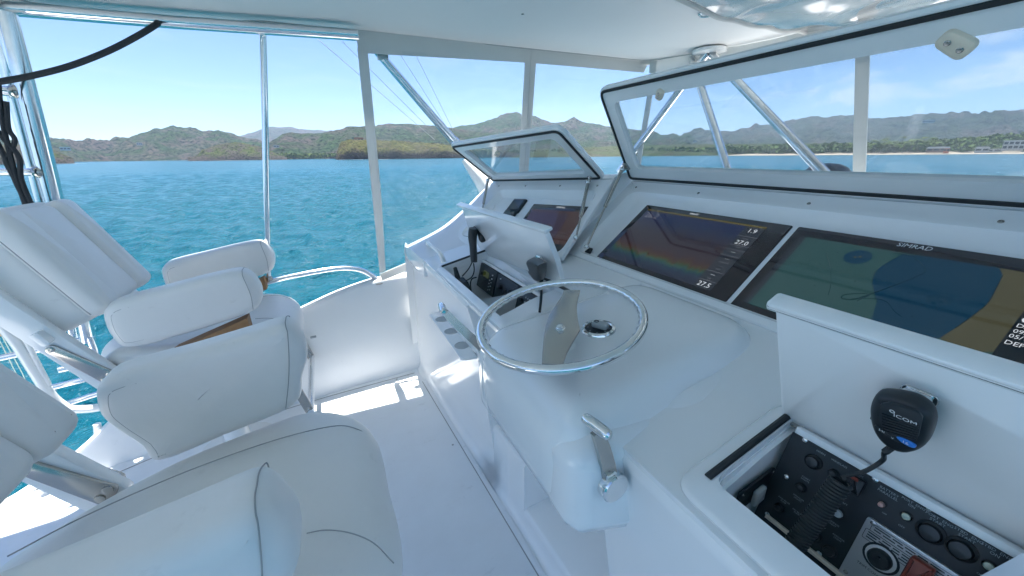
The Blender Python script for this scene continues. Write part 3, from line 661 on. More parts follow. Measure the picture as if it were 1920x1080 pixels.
# base riser and recess between y .34 and 1.3
def rz(y, top): b = FACEX(y); return [(b - .015, 0), (b - .004, .004), (b + .012, .018), (b + .022, .05), (b + .022, top - .015), (b + .034, top), (b + .30, top + .01)]
mb.rings([[Vector((x, y, z)) for x, z in rz(y, .33)] for y in (1.3, 1.15, 1.03)], False)
mb.rings([[Vector((x, y, z)) for x, z in rz(y, .09)] for y in (1.03, .7, .50)], False)
b = FACEX(1.03)
mb.add([(b + .022, 1.03, .04), (b + .022, 1.03, .32), (b + .034, 1.03, .33), (b + .3, 1.03, .34), (b + .3, 1.03, .09)], [(0, 1, 2, 3, 4)])
mb.rings([[Vector((.80, y, .05)), Vector((.78, y, .5)), Vector((.74, y, 1.0))] for y in (1.35, .45)], False)
for y in (1.3, .52):     # recess cheeks
    P = face_prof(y); mb.add([Vector((x, y, z)) for x, z in P] + [Vector((.85, y, P[-1][1])), Vector((.85, y, 0))], [tuple(range(len(P) + 2))])
mb.build('base', G, con, 60)
# shelves with an opening for each electronics box
def shelf(y_port, y_stbd, oy0, oy1, v0=.075, v1=.288, rw=.056):
    U = lambda y: -y
    outer = roundpoly([(U(y_port), -.004), (U(y_stbd), -.004), (U(y_stbd), .545), (U(y_port), .545)], .001, 6)
    inner = roundpoly([(U(oy0), v0), (U(oy1), v0), (U(oy1), v1), (U(oy0), v1)], .022, 6)
    mb = MB(); mb.frame(FSH, outer, inner, -.02, 0.0); mb.build('shelf', G, con, 40)
    # raised coaming round the opening
    o2 = roundpoly([(U(oy0 + .042), v0 - rw), (U(oy1 - .034), v0 - rw), (U(oy1 - .034), v1 + .03), (U(oy0 + .042), v1 + .03)], .045, 6)
    mb = MB(); mb.frame(FSH, o2, inset(inner, -.0015), -.004, .012, .009); mb.build('rim', G, con, 60)
    ga = roundpoly([(U(oy0 + .014), v0 - .018), (U(oy1 - .014), v0 - .018), (U(oy1 - .014), v1 + .012), (U(oy0 + .014), v1 + .012)], .03, 6); gi = inset(ga, .0085)
    # soft rubber seal on three sides
    pts = [FSH(U(oy0 + .010), v0 - .004, .014), FSH(U(oy0 + .010), v1 - .004, .014), FSH(U(oy0 + .004), v1 + .006, .014), FSH(U(oy1 - .01), v1 + .007, .014)]
    mb = MB(); mb.tube(smooth(pts[:2], 2)[:2] + [pts[1], pts[2], pts[3]], .0065, 8); mb.build('seal', M['rubber'], con)
    # well walls
    mb = MB(); lo = inset(inner, .004)
    iw = inset(inner, -.002); mb.rings([[FSH(a, b_, -.021) for a, b_ in inset(inner, -.006)], [FSH(a, b_, -.03) for a, b_ in inset(inner, .001)], [FSH(a, b_, -.26) for a, b_ in lo]], True, False, True); mb.build('well', G, con, 50)
shelf(.54, -1.0, .277, -.70, .062, .288, .056)
shelf(2.0, .90, 1.735, 1.005, .036, .288, .034)
mb = MB(); mb.prism(FSH, [(-.92, .02), (-.44, .02), (-.44, .52), (-.92, .52)], -.05, -.030); mb.build('shelf', G, con)
# outer port shoulder of the console, rising to the brow
inn = smooth([(.445, 2.0, .962), (.60, 2.0, .995), (.72, 2.0, 1.022), (.82, 2.03, 1.10), (.92, 2.09, 1.20), (1.0, 2.20, 1.315)], 5)
mid = smooth([(.425, 2.22, .975), (.585, 2.24, 1.035), (.70, 2.25, 1.09), (.84, 2.26, 1.19), (.94, 2.27, 1.275), (1.01, 2.28, 1.335)], 5)
ou_ = smooth([(.425, 2.40, .955), (.585, 2.40, 1.015), (.70, 2.40, 1.07), (.84, 2.39, 1.17), (.94, 2.38, 1.255), (1.01, 2.37, 1.315)], 5)
lo_ = [Vector((p.x, p.y + .1, p.z - .75)) for p in ou_]
R = []
for i in range(len(inn)):
    m_ = mid[i]; a = inn[i]; o_ = ou_[i]
    R.append([a - Vector((0, 0, .1)), a, a.lerp(m_, .8), m_.lerp(a, .06), m_ + Vector((0, .012, .002)), m_.lerp(o_, .85), o_, o_ + Vector((0, .02, -.02)), lo_[i]])
mb = MB(); mb.rings(R, False)
e0 = R[0]; mb.rings([[e0[1], e0[2], e0[3], e0[4], e0[5], e0[6]], [Vector((q.x + .004, q.y, .90 - .03 * (q.y - 2.0))) for q in e0[1:7]], [Vector((.455, q.y, .84)) for q in e0[1:7]]], False)
mb.build('shoulder', G, con, 45)

# ---- main sloped dash with recessed display well
FS = Fr((.97, .905, 1.077), (0, -1, 0), (.793, 0, .610))     # display plane
U = lambda y: .905 - y
wo = roundpoly([(U(1.40), -.012), (U(-.75), -.012), (U(-.75), .475), (U(1.40), .475)], .001, 6)
wi = roundpoly([(U(1.315), .012), (U(-.70), .012), (U(-.70), .405), (U(1.335), .405)], .05, 6)
mb = MB(); mb.frame(FS, wo, wi, 0.0, .016, .004)
wi2 = inset(wi, .035); mb.rings([[FS(a, b_, .016) for a, b_ in wi], [FS(a, b_, .010) for a, b_ in inset(wi, .006)], [FS(a, b_, -.010) for a, b_ in wi2]], True, False, True)
mb.build('dash_panel', G, con, 35)
# lower roll between shelf and dash, brow and forward deck
mb = MB()
def brow(y): return [Vector((.94, y, 1.045)), Vector((.955, y, 1.074)), Vector((.962, y, 1.083)), Vector((.975, y, 1.094))]
mb.rings([brow(1.40), brow(-1.0)], False)
def top(y, dx=0): return [FS(0, .462, .012) + Vector((0, y - .905, 0)), Vector((1.335, y, 1.368)), Vector((1.36, y, 1.372)), Vector((1.50, y, 1.372)), Vector((1.9, y, 1.36)), Vector((2.22, y, 1.33)), Vector((2.26, y, 1.28)), Vector((2.3, y, .6))]
mb.rings([top(1.42), top(-1.0)], False); mb.build('brow', G, con, 40)
# ---- port wing of the dash
WU = Vector((.222, -.974, .053)); WV = Vector((.725, .201, .659)); FW = Fr((1.013, 1.769, 1.251), WU, WV)
wo = roundpoly([(-.475, -.31), (.43, -.31), (.43, .165), (-.475, .165)], .001, 6)
wi = roundpoly([(-.42, -.31 + .02), (.405, -.31 + .02), (.385, .085), (-.362, .085)], .05, 6)
mb = MB(); mb.frame(FW, wo, wi, -.004, .016, .003)
mb.rings([[FW(a, b_, .016) for a, b_ in wi], [FW(a, b_, .008) for a, b_ in inset(wi, .008)], [FW(a, b_, -.018) for a, b_ in inset(wi, .032)]], True, False, True)
mb.build('wing_panel', G, con, 35)
mb = MB()     # wing brow and fill between wing and main dash
def wt(a): q = FW(a, .155, .012); return [q, q + Vector((.03, .005, .022)), q + Vector((.06, .01, .026)), q + Vector((.25, .05, .02)), q + Vector((.9, .1, -.02)), q + Vector((1.0, .1, -.3))]
mb.rings([wt(-.49), wt(-.2), wt(.1), wt(.42)], False)
A0, A1 = FW(.425, -.31, .014), FW(.425, .16, .014); B0, B1 = FS(U(1.39), -.012, .014), FS(U(1.39), .47, .014)
mid0 = (A0 + B0) / 2 + Vector((-.012, 0, .012)); mid1 = (A1 + B1) / 2 + Vector((-.012, 0, .012))
mb.rings([[A0.lerp(A1, t) for t in (0, .33, .66, 1)], [mid0.lerp(mid1, t) for t in (0, .33, .66, 1)], [B0.lerp(B1, t) for t in (0, .33, .66, 1)]], False)
mb.rings([[A1, mid1, B1], [A1 + Vector((.06, .01, .024)), mid1 + Vector((.06, .01, .024)), B1 + Vector((.06, 0, .02))], [A1 + Vector((.95, .1, 0)), mid1 + Vector((.9, .05, 0)), B1 + Vector((.9, 0, 0))]], False)
mb.rings([[A0, mid0, B0], [A0 + Vector((-.05, 0, -.06)), Vector((.9, 1.36, 1.03)), B0 + Vector((-.03, 0, -.03))]], False)
mb.build('dash_pillar', G, con, 45)
# apron between the box shelf and the wing
mb = MB(); mb.rings([[FW(a, -.305, .014) for a in (-.475, -.2, .1, .425)], [Vector((x, y, z)) for x, y, z in ((.70, 2.02, 1.015), (.73, 1.75, 1.02), (.74, 1.5, 1.025), (.80, 1.30, 1.035))], [Vector((x, y, z)) for x, y, z in ((.66, 2.02, .95), (.70, 1.75, .95), (.71, 1.5, .95), (.72, 1.30, .95))]], False); mb.build('apron', G, con, 40)
# ---- wheel pod
POD_T = .19
def pad_z(x): return 1.045 + (x - .466) * .115
px0, px1, py0, py1 = .335, .955, .445, .930
pod_o = roundpoly([(px0, py0), (px1, py0 - .0), (px1, py1), (px0, py1)], [.095, .13, .13, .095], 8)
mb = MB(); R = []
def podring(d, fz): return [Vector((a, b_, fz(a))) for a, b_ in inset(pod_o, d)]
botz = lambda x: .775 - (x - .335) * .42
R.append(podring(.10, lambda x: botz(x) + .0)); R.append(podring(.03, lambda x: botz(x) + .004)); R.append(podring(.006, lambda x: botz(x) + .018)); R.append(podring(0, lambda x: botz(x) + .045))
R.append(podring(-.004, lambda x: .90)); 
for k in range(8):
    a = pi / 2 * k / 7; e = .075; R.append(podring(-.004 + e * (1 - cos(a)), lambda x, a=a: pad_z(x) - .105 + .105 * sin(a)))
pb = inset(pod_o, .071); pcx, pcy = (px0 + px1) / 2, (py0 + py1) / 2
for k in (.85, .6, .3, .05): R.append([Vector((pcx + (a - pcx) * k, pcy + (b_ - pcy) * k, pad_z(pcx + (a - pcx) * k) + .004 * (1 - k * k))) for a, b_ in pb])
mb.rings(R); mb.build('wheel_pod', G, con, 60)
# soft fillet where the pod rises out of the shelf
def sdf(x, y):
    cx, cy = (px0 + px1) / 2, (py0 + py1) / 2; hx, hy = (px1 - px0) / 2, (py1 - py0) / 2; r = .13
    qx, qy = abs(x - cx) - hx + r, abs(y - cy) - hy + r; return sqrt(max(qx, 0) ** 2 + max(qy, 0) ** 2) + min(max(qx, qy), 0) - r
def fil(u, v):
    x = .50 + u * (1.02 - .50); y = .27 + v * (1.12 - .27); d = sdf(x, y); k = min(1, max(0, 1 - d / .085)); base = shelf_z(x) - .004
    if x > .955: base = min(base + max(0, x - .955) * .5, 1.12)
    wx = min(1, max(0, (x - .452) / .09)); k = k ** 2.2 * (.25 + .75 * wx)
    ed = min(1, max(0, (x - .50) / .16)); ed = ed * ed * (3 - 2 * ed)
    return Vector((x, y, base + (pad_z(x) - .045 - base) * k * ed - .003 - (1 - ed) * .012 - min(.12, max(0, -d - .012) * 3)))
mb = MB(); mb.grid(fil, 44, 52); mb.build('pod_fillet', G, con, 60)
# nose that carries the throttle, starboard side of the pod
nose = roundpoly([(.340, .765), (.64, .635), (.64, .985), (.40, .995), (.335, .96)], [.06, .04, .04, .05, .05], 7)
mb = MB(); mb.prism(Fr((0, .455, 0), (1, 0, 0), (0, 0, 1)), nose, -.10, .034, .042); mb.build('throttle_boss', G, con, 70)
mb = MB(); mb.prism(Fr((0, .915, 0), (-1, 0, 0), (0, 0, 1)), [(-a, b_) for a, b_ in nose], -.08, .022, .03); mb.build('throttle_boss', G, con, 50)

# ---- cup-holder shelf on the port face
cs = thing('cup_holder', (.40, 1.55, .69), 'white shelf with three cup holes beside the port throttle', 'cup holder')
sh = roundpoly([(.34, 1.16), (.472, 1.16), (.472, 1.60), (.34, 1.60)], [.03, .002, .002, .03], 6)
sh = [(PZ(804, 590, .69).x - .02, 0)] and sh
CZ = .70; C0, C1 = PZ(804, 588, CZ), PZ(864, 672, CZ)
mb = MB(); fr = Fr((0, 0, CZ), (1, 0, 0), (0, 1, 0)); outl = roundpoly([(C0.x - .002, C0.y), (C1.x, C1.y), (C1.x + .07, C1.y - .012), (C0.x + .085, C0.y + .006)], [.03, .03, .002, .002], 6)
mb.prism(fr, outl, -.016, 0, .004); mb.build('plate', G, cs)
for t in (.2, .5, .8):
    c = C0.lerp(C1, t) + Vector((.042, 0, 0)); mb = MB(); mb.lathe(Fr((c.x, c.y, CZ + .0012), (1, 0, 0), (0, 1, 0)), [(.034, -.001), (.034, .0002), (.0315, .0006), (.031, -.012), (.0005, -.0125)], 24); mb.build('cup_hole', M['grey'], cs)
# ---- grab handle by the port box
gh = con
a, b_ = PZ(832, 492, .985), PZ(806, 466, .975)
mb = MB(); mb.tube(smooth([a, a + Vector((-.012, .02, .045)), (a + b_) / 2 + Vector((-.03, 0, .062)), b_ + Vector((-.02, -.02, .045)), b_], 6), [.014] * 3 + [.012] * 19 + [.014] * 3, 10); mb.build('grab_handle', M['whitepipe'], gh)

# screw heads and sealant along the dash
def dash_screw(fr, a, b_, h): mb = MB(); mb.lathe(fr.at(a, b_), [(.0052, h - .001), (.0052, h + .001), (.0038, h + .002), (.0005, h + .0014)], 10); mb.build('screw', M['steel'], con)
for y in (1.33, 1.0, .62, .25, -.1): dash_screw(FS, .905 - y, .43, .016)
for a in (-.40, -.15, .12, .36): dash_screw(FW, a, .115, .016)
for y in (1.70, 1.45, 1.2): dash_screw(FSH, -y, .325, .0)
mb = MB(); mb.tube([FS(.905 - 1.38, .468, .0165), FS(.905 + .7, .468, .0165)], .0022, 5); mb.tube([FW(-.47, .158, .0165), FW(.42, .158, .0165)], .0022, 5); sl = mb.build('sealant', M['grey'], con); sl['kind'] = 'stuff'
# ================================================================== displays
def display(name, fr, w, h, label, group=None, brand=(0, 0), bsize=.016):
    r = thing(name, fr(0, 0, 0), label, 'display', group)
    mb = MB(); mb.prism(fr, roundpoly(rect(w, h), .006, 3), -.012, .006, .0025); mb.build('bezel', M['bezel'], r)
    return r
# quads on the display plane given by opposite corners
sc1 = FS.at(U(.905), .176, .0)       # centre of the sonar display
sc1.o = FS((U(1.195) + U(.615)) / 2, .176, 0); sc2 = FS.at(0, 0); sc2.o = FS((U(.603) + U(.023)) / 2, .176, 0)
DW, DH = .578, .338
d1 = display('sonar_display', sc1, DW, DH, 'large display showing a rainbow coloured depth sounder picture', None)
d2 = display('chart_display', sc2, DW, DH, 'large display showing a blue and tan sea chart', None)
def face(fr, pts, m, name, parent, h): mb = MB(); mb.prism(fr, pts, h - .0004, h); return mb.build(name, m, parent)
# sonar content
ax0, ax1, ay0, ay1 = -DW / 2 + .028, DW / 2 - .062, -DH / 2 + .034, DH / 2 - .030
pan = .062
sm = sonar_mat(sc1, 1, 1)
mb = MB(); mb.grid(lambda u, v: sc1(ax0 + u * (ax1 - pan - ax0), ay0 + v * (ay1 - ay0), .0066), 8, 8); o = mb.build('screen', sm, d1)
at = o.data.attributes.new('suv', 'FLOAT_VECTOR', 'POINT')
for i, v in enumerate(o.data.vertices):
    q = (v.co + OFF[o.name]) - sc1.o; at.data[i].vector = ((q.dot(sc1.u) - ax0) / (ax1 - pan - ax0), (q.dot(sc1.v) - ay0) / (ay1 - ay0), 0)
face(sc1, rect(ax1 - ax0, .008, (ax0 + ax1) / 2, ay1 + .003), M['scr_yellow'], 'title_bar', d1, .0068)
face(sc1, rect(pan, ay1 - ay0, ax1 - pan / 2, (ay0 + ay1) / 2), M['scr_menu'], 'data_column', d1, .0068)
yy = ay1 - .022
for s_, sz in (('1.9', .030), ('27.0', .030), ('---', .020), ('- - -', .014), ('27.5', .031)):
    pass
rows = [(.93, '1.9', .030), (.80, 'DEPTH', .008), (.735, '27.0', .030), (.66, 'TEMP', .008), (.585, '---', .020), (.47, '-.--', .013), (.41, 'COG SOG', .009), (.355, '------', .011), (.30, 'POS', .010), (.215, '---', .018), (.15, 'TRIP', .008), (.055, '27.5', .032)]
for t, s_, sz in rows: text(sc1, '', .01, M['scr_text']) if False else text(sc1.at(ax1 - pan / 2, ay0 + t * (ay1 - ay0)), s_, sz * .8, M['scr_text'] if sz > .012 else M['scr_textdim'], 'reading', d1, 'CENTER', .0074)
for t in (.84, .69, .62, .52, .26, .12): face(sc1, rect(pan, .0009, ax1 - pan / 2, ay0 + t * (ay1 - ay0)), M['scr_textdim'], 'divider', d1, .0072)
text(sc1.at(ax0 + .012, ay1 - .026), '26.2', .040, M['scr_textdim'], 'reading', d1, 'LEFT', .0072)
for k in range(3):
    for j in range(9):
        if random.random() < .75: face(sc1, rect(random.uniform(.008, .03), .0016, ax0 + .13 + j * .032 + random.uniform(-.01, .01), ay1 - .035 - k * .011 + random.uniform(-.002, .002)), SM_l if False else M['chart_mid'], 'echo_mark', d1, .0070)
text(sc1.at(-.045, DH / 2 - .014), 'SIMRAD', .0105, M['scr_text'], 'maker_mark', d1, 'CENTER', .0068, .2)
for k in range(4): face(sc1, roundpoly(rect(.0045, .003, -DW / 2 + .026 + k * .011, -DH / 2 + .015), .001, 2), M['scr_textdim'], 'key_mark', d1, .0066)
for k in (.255, .30): face(sc1, roundpoly(rect(.004, .004, DW / 2 * (k * 0) + k - .30 + .02, -DH / 2 + .012), .001, 2), M['scr_text'], 'key_mark', d1, .0066)
# chart content
cx0, cx1, cy0, cy1 = -DW / 2 + .040, DW / 2 + .0 - .03, -DH / 2 + .036, DH / 2 - .036
face(sc2, rect(cx1 - cx0, cy1 - cy0, (cx0 + cx1) / 2, (cy0 + cy1) / 2), M['chart_shallow'], 'screen', d2, .0066)
face(sc2, rect(.016, cy1 - cy0, cx0 - .008, (cy0 + cy1) / 2), M['scr_menu'], 'menu_column', d2, .0066)
def uvs(pts): return [sc2.uv(x, y, .0066) for x, y in pts]
def clipc(p): return (min(max(p[0], cx0), cx1), min(max(p[1], cy0), cy1))
def crop6(pts): return [(1280 + a / 3, 360 + b_ / 3) for a, b_ in pts]
deep = crop6([(1240, 350), (1180, 385), (1110, 425), (1075, 470), (1066, 520), (1078, 570), (1094, 620), (1070, 690), (1030, 800), (1300, 860), (1450, 820), (1535, 765), (1640, 690), (1720, 620), (1770, 530), (1800, 470), (1785, 425), (1600, 390), (1400, 355)])
land = crop6([(1785, 425), (1800, 470), (1770, 530), (1720, 620), (1640, 690), (1535, 765), (1450, 820), (1500, 900), (1800, 900), (2000, 700), (2050, 500), (1990, 450)])
def shape(pts, m, nm, h): 
    q = [clipc(p) for p in uvs(pts)]; q = [p for i, p in enumerate(q) if i == 0 or (Vector(p) - Vector(q[i - 1])).length > .0004]; return face(sc2, q, m, nm, d2, h)
shape(land, M['chart_land'], 'chart_land', .0070); shape(deep, M['chart_deep'], 'chart_water', .0072)
isl = [(1280 + (985 + 82 * cos(a)) / 3, 360 + (367 + 38 * sin(a) - 6 * cos(a)) / 3) for a in np.linspace(0, 2 * pi, 22, endpoint=False)]
shape(isl, M['chart_deep'], 'chart_water', .0074)
def line(pts, m, nm, h, r=.0007):
    q = [clipc(p) for p in uvs(pts)]; P = smooth([sc2(a, b_, h) for a, b_ in q], 4); mb = MB(); mb.tube(P, r, 4); return mb.build(nm, m, d2)
line(crop6([(1180, 340), (1290, 365), (1365, 435), (1320, 475), (1180, 530), (1050, 578), (960, 605), (895, 598), (910, 578), (1000, 570), (1050, 578), (980, 612)]), M['chart_line'], 'track_line', .0078)
line(crop6([(950, 600), (1080, 600), (1150, 620), (1190, 670), (1230, 700)]), M['chart_line'], 'track_line', .0078, .0005)
line(crop6([(805, 335), (830, 420), (832, 520), (818, 580)]), M['chart_line'], 'contour_line', .0076, .0004)
line(crop6([(1094, 620), (1066, 520), (1075, 470), (1110, 425), (1240, 352)]), M['chart_line'], 'contour_line', .0076, .0004)
line(crop6([(1535, 765), (1640, 690), (1720, 620), (1770, 530), (1800, 470)]), M['chart_line'], 'contour_line', .0076, .0008)
for px, py in ((970, 368), (998, 366)): 
    a, b_ = sc2.uv(1280 + px / 3, 360 + py / 3, .007); face(sc2, [(a + .003 * cos(t), b_ + .003 * sin(t)) for t in np.linspace(0, 2 * pi, 8, endpoint=False)], M['chart_land'], 'buoy_mark', d2, .0080)
for px, py in ((775, 405), (742, 525), (970, 500), (1290, 700), (870, 340)):
    a, b_ = sc2.uv(1280 + px / 3, 360 + py / 3, .007); face(sc2, rect(.003, .0015, a, b_), M['chart_line'], 'sounding_mark', d2, .0076)
a, b_ = sc2.uv(1913, 592, .0066); a1, b1 = sc2.uv(1880, 637, .0066)
dxp = a1
face(sc2, rect(cx1 + .02 - dxp, cy1 - cy0, (cx1 + .02 + dxp) / 2, (cy0 + cy1) / 2), M['scr_dark'], 'data_column', d2, .0082)
for (px, py, s_, sz) in ((1912, 596, '8.0', .036), (1901, 610, 'DATE', .0125), (1899, 621, '09:20', .0125), (1888, 629, '05/14', .0125), (1881, 641, 'DEPTH', .0135)):
    a, b_ = sc2.uv(px, py, .0066); text(sc2.at(max(a, dxp + .003), b_), s_, sz, M['scr_text'], 'reading', d2, 'LEFT', .0088)
a, b_ = sc2.uv(1714, 463, .006); text(sc2.at(a, b_), 'SIMRAD', .0175, M['white'], 'maker_mark', d2, 'CENTER', .0066, .15)
for k in range(4): face(sc2, roundpoly(rect(.004, .0045, -DW / 2 + .030 + k * .012, -DH / 2 + .016), .001, 2), M['scr_textdim'], 'key_mark', d2, .0066)
mb = MB(); mb.prism(FS, rect(.018, DH, U(.609), .176), -.012, .003); mb.build('display_divider', G, con)
# port display and its two gauges
FWd = Fr(FW(0, 0, -.016), WU, WV)
c = FWd.uv(1001, 382, .006), FWd.uv(1117.4, 387.8, .006), FWd.uv(1061, 474, .006)
w3 = c[1][0] - c[0][0]; h3 = c[1][1] - c[2][1]; s3 = FWd.at((c[0][0] + c[1][0]) / 2, (c[1][1] + c[2][1]) / 2)
d3 = display('port_display', s3, w3, h3, 'smaller dim brown display in the port wing of the dash')
face(s3, rect(w3 - .05, h3 - .075, 0, .0), M['scr_band'], 'screen', d3, .0066); face(s3, rect(w3 - .15, h3 - .11, -.045, .0), M['scr_off'], 'screen_window', d3, .0072)
text(s3.at(0, h3 / 2 - .016), 'SIMRAD', .016, M['scr_text'], 'maker_mark', d3, 'CENTER', .0068, .15)
def gauge(px, w, h, label):
    a, b_ = FWd.uv(*px, .004); f = FWd.at(a, b_); r = thing('instrument_gauge', f(0, 0), label, 'gauge')
    mb = MB(); mb.prism(f, roundpoly(rect(w, h), .008, 3), -.01, .010, .003); mb.build('case', M['black'], r)
    mb = MB(); mb.prism(f, roundpoly(rect(w * .80, h * .70, 0, h * .05), .004, 3), .009, .0112); mb.build('screen', mat('gauge_glass', (.05, .06, .07), .06, coat=.5), r)
gauge((968, 386), .112, .098, 'upper square instrument gauge beside the port display'); gauge((951, 407), .105, .105, 'lower square instrument gauge half hidden behind the radio box lid')

# ================================================================== dash hatches
def hatch(name, fr, w, h, m_side, m_top, m_bot, label, corner=.05, glass_r=.03, latch_at=(), cx=0):
    """w along u, h along v from the hinge line"""
    r = thing(name, fr(w / 2, 0), label, 'hatch')
    o = roundpoly([(0, 0), (w, 0), (w, h), (0, h)], [.035, .035, corner, corner], 7)
    i_ = roundpoly([(m_side, m_bot), (w - m_side, m_bot), (w - m_side, h - m_top), (m_side, h - m_top)], glass_r, 7)
    mb = MB(); mb.frame(fr, o, i_, -.022, .004, .006); mb.build('frame', G, r, 40)
    g0 = inset(o, .010); g1 = inset(o, .021)
    mb = MB(); mb.frame(fr, g0, g1, .003, .010, .003); mb.build('gasket', M['rubber'], r)
    mb = MB(); mb.prism(fr, inset(i_, -.001), -.016, -.010); mb.build('window_pane', M['lidglass'], r)
    return r
LB = Vector((-.512, 0, .859)); FLB = Fr((1.318, 1.392, 1.378), (0, -1, 0), LB)
hb = hatch('dash_hatch', FLB, 1.60, .438, .070, .066, .066, 'long white hatch with a clear window propped open above the large displays', .05, .035)
LSv = Vector((-.803, -.152, .574)); FLS = Fr(FW(-.487, .145, .012) + Vector((.0, 0, .012)), WU, LSv)
hs = hatch('dash_hatch', FLS, .872, .375, .075, .06, .055, 'short white hatch with a clear window propped open over the port display', .05, .03)
# latches: a rounded tan block with two screws
def latch(fr, a, b_, ang, w, h, parent):
    f = fr.at(a, b_); c_, s_ = cos(ang), sin(ang); f2 = Fr(f.o, f.u * c_ + f.v * s_, f.v * c_ - f.u * s_)
    mb = MB(); mb.prism(f2, roundpoly([(-w / 2, -h * .42), (w / 2, -h / 2), (w / 2, h / 2), (-w / 2, h * .42)], h * .35, 5), .0, .018, .006); o = mb.build('latch', M['tan'], parent)
    for k in (-.2, .22):
        mb = MB(); mb.lathe(f2.at(w * k, 0), [(.0055, .017), (.0055, .0195), (.004, .0205), (.0005, .0195)], 10); mb.build('screw', M['steel'], o)
a, b_ = FLB.uv(1795, 80, .004); latch(FLB, a, b_, -.75, .058, .040, hb)
a, b_ = FLB.uv(1239, 176, .004); latch(FLB, a, b_, .9, .038, .030, hb)
a, b_ = FLS.uv(933, 287, .004); latch(FLS, a, b_, .5, .040, .032, hs)
# gas struts
def strut(p0, p1, parent, frac=.55, name='gas_strut', r0=.0085, r1=.0045):
    p0, p1 = Vector(p0), Vector(p1); m_ = p0.lerp(p1, frac); mb = MB(); mb.cyl(p0, m_, r1, 10); o = mb.build(name, M['steel'], parent)
    mb = MB(); mb.cyl(m_, p1, r0, 12); mb.build('cylinder', M['steel'], o)
    for p in (p0, p1): mb = MB(); mb.ball(p, .013, 10, 6); mb.build('ball_joint', M['chrome'], o)
    return o
def bracket(fr, a, b_, parent, s_=1.0, m=None):
    mb = MB(); mb.prism(fr.at(a, b_), roundpoly([(-.03 * s_, -.018 * s_), (.03 * s_, -.018 * s_), (.012 * s_, .022 * s_), (-.012 * s_, .022 * s_)], .008 * s_, 4), .003, .012 * s_, .003); mb.box(fr(a, b_, .02 * s_), (.012 * s_, .012 * s_, .03 * s_), .002); return mb.build('strut_bracket', m or M['steel'], parent)
a, b_ = FLB.uv(1172, 313, .01); bracket(FLB, a, b_, hb, .9)
a2, b2 = FS.uv(1106, 472, .0); bracket(FS, a2, b2, hb, .75, M['black'])
strut(FS(a2, b2, .03), FLB(a, b_, .03), hb, .50)
a, b_ = FLS.uv(1106, 335, .01); bracket(FLS, a, b_, hs, .7)
q = FWd.uv(1080, 446, .03); strut(FWd(q[0], q[1], .03), FLS(a, b_, .03), hs, .36)
a, b_ = FLS.uv(917, 333, .01); bracket(FLS, a, b_, hs, .7)
q = FWd.uv(903, 402, .03); strut(FWd(q[0], q[1], .03), FLS(a, b_, .03), hs, .3)

# ================================================================== electronics box lids
FBR = Fr((.724, .297, 1.030), (0, -1, 0), (-.42, 0, .908))
lr = thing('box_lid', (.72, -.1, 1.03), 'big open white lid standing behind the starboard switch box', 'lid')
mb = MB(); mb.prism(FBR, roundpoly([(0, 0), (.95, 0), (.95, .275), (0, .275)], .010, 4), -.012, .010, .003); mb.build('panel', G, lr)
mb = MB(); mb.prism(Fr(FBR(0, .275, 0), FBR.u, FBR.v), roundpoly(rect(.965, .015, .475, .004), .005, 4), -.012, .022, .006); mb.build('lip', G, lr)
mb = MB(); mb.prism(Fr(FBR(0, 0, 0), FBR.u, FBR.v), rect(.95, .006, .475, .0), .010, .016); mb.build('hinge', M['steel'], lr)
FBL = Fr((.724, 1.76, 1.026), (0, -1, 0), (-.42, 0, .908))
ll = thing('box_lid', (.72, 1.4, 1.02), 'open white lid with a clipped corner behind the port radio box', 'lid')
c = [FBL.uv(907, 474, 0), FBL.uv(1057, 531, 0), FBL.uv(1046, 490, 0), FBL.uv(1024, 434, 0), FBL.uv(868, 388, 0), FBL.uv(880, 425, 0)]
mb = MB(); mb.prism(FBL, roundpoly(c, [.008, .008, .02, .02, .01, .02], 4), -.012, .008, .003); mb.build('panel', G, ll)
t0, t1 = FBL.uv(860, 385, .01), FBL.uv(1026, 434, .01); dd = (Vector(t1) - Vector(t0)); fl = Fr(FBL(t0[0], t0[1], 0), FBL.u * dd.x + FBL.v * dd.y, FBL.v * dd.x - FBL.u * dd.y)
mb = MB(); mb.prism(fl, roundpoly([(-.012, -.004), (dd.length, -.006), (dd.length, .006), (-.012, .008)], .004, 3), -.012, .018, .0045); mb.build('lip', G, ll)

# ================================================================== starboard switch panel
pt = PX(1507, 822, .69); FP = Fr(pt, (0, -1, 0), (.052, 0, .157))     # origin at its upper port corner
spn = thing('switch_panel', FP(.2, -.1), 'black switch panel with round buttons and white lettering in the starboard box', 'switch panel')
PWd, PHt = .92, .205
mb = MB(); mb.prism(FP, [(-.018, 0), (PWd, 0), (PWd, -PHt), (-.018, -PHt)], -.006, .0); mb.build('plate', M['panel'], spn)
mb = MB(); mb.prism(FP, rect(PWd + .03, .012, PWd / 2, .0075), -.02, .004, .003); mb.build('upper_trim', G, spn)
mb = MB(); mb.prism(FP, rect(PWd, .007, PWd / 2, -.162), .0, .008, .002); mb.build('lower_trim', M['tan'], spn)
def pp(px, py): return FP.uv(px, py, .001)
def btn(px, py, r, m, name='button', ring=None, hgt=.010, parent=spn, fr=FP):
    a, b_ = fr.uv(px, py, .002); f = fr.at(a, b_)
    if ring: mb = MB(); mb.lathe(f, [(r * 1.35, -.001), (r * 1.35, .003), (r * 1.08, .006), (r * 1.0, .003)], 20); mb.build('button_ring', ring, parent)
    mb = MB(); mb.lathe(f, [(r, -.001), (r, hgt * .7), (r * .88, hgt), (r * .5, hgt * 1.08), (.0005, hgt * 1.1)], 20); return mb.build(name, m, parent)
btn(1525, 866, .0095, M['knob'], 'push_button', M['rubber'])
btn(1563, 888, .0055, M['knob'], 'push_button', M['rubber'])
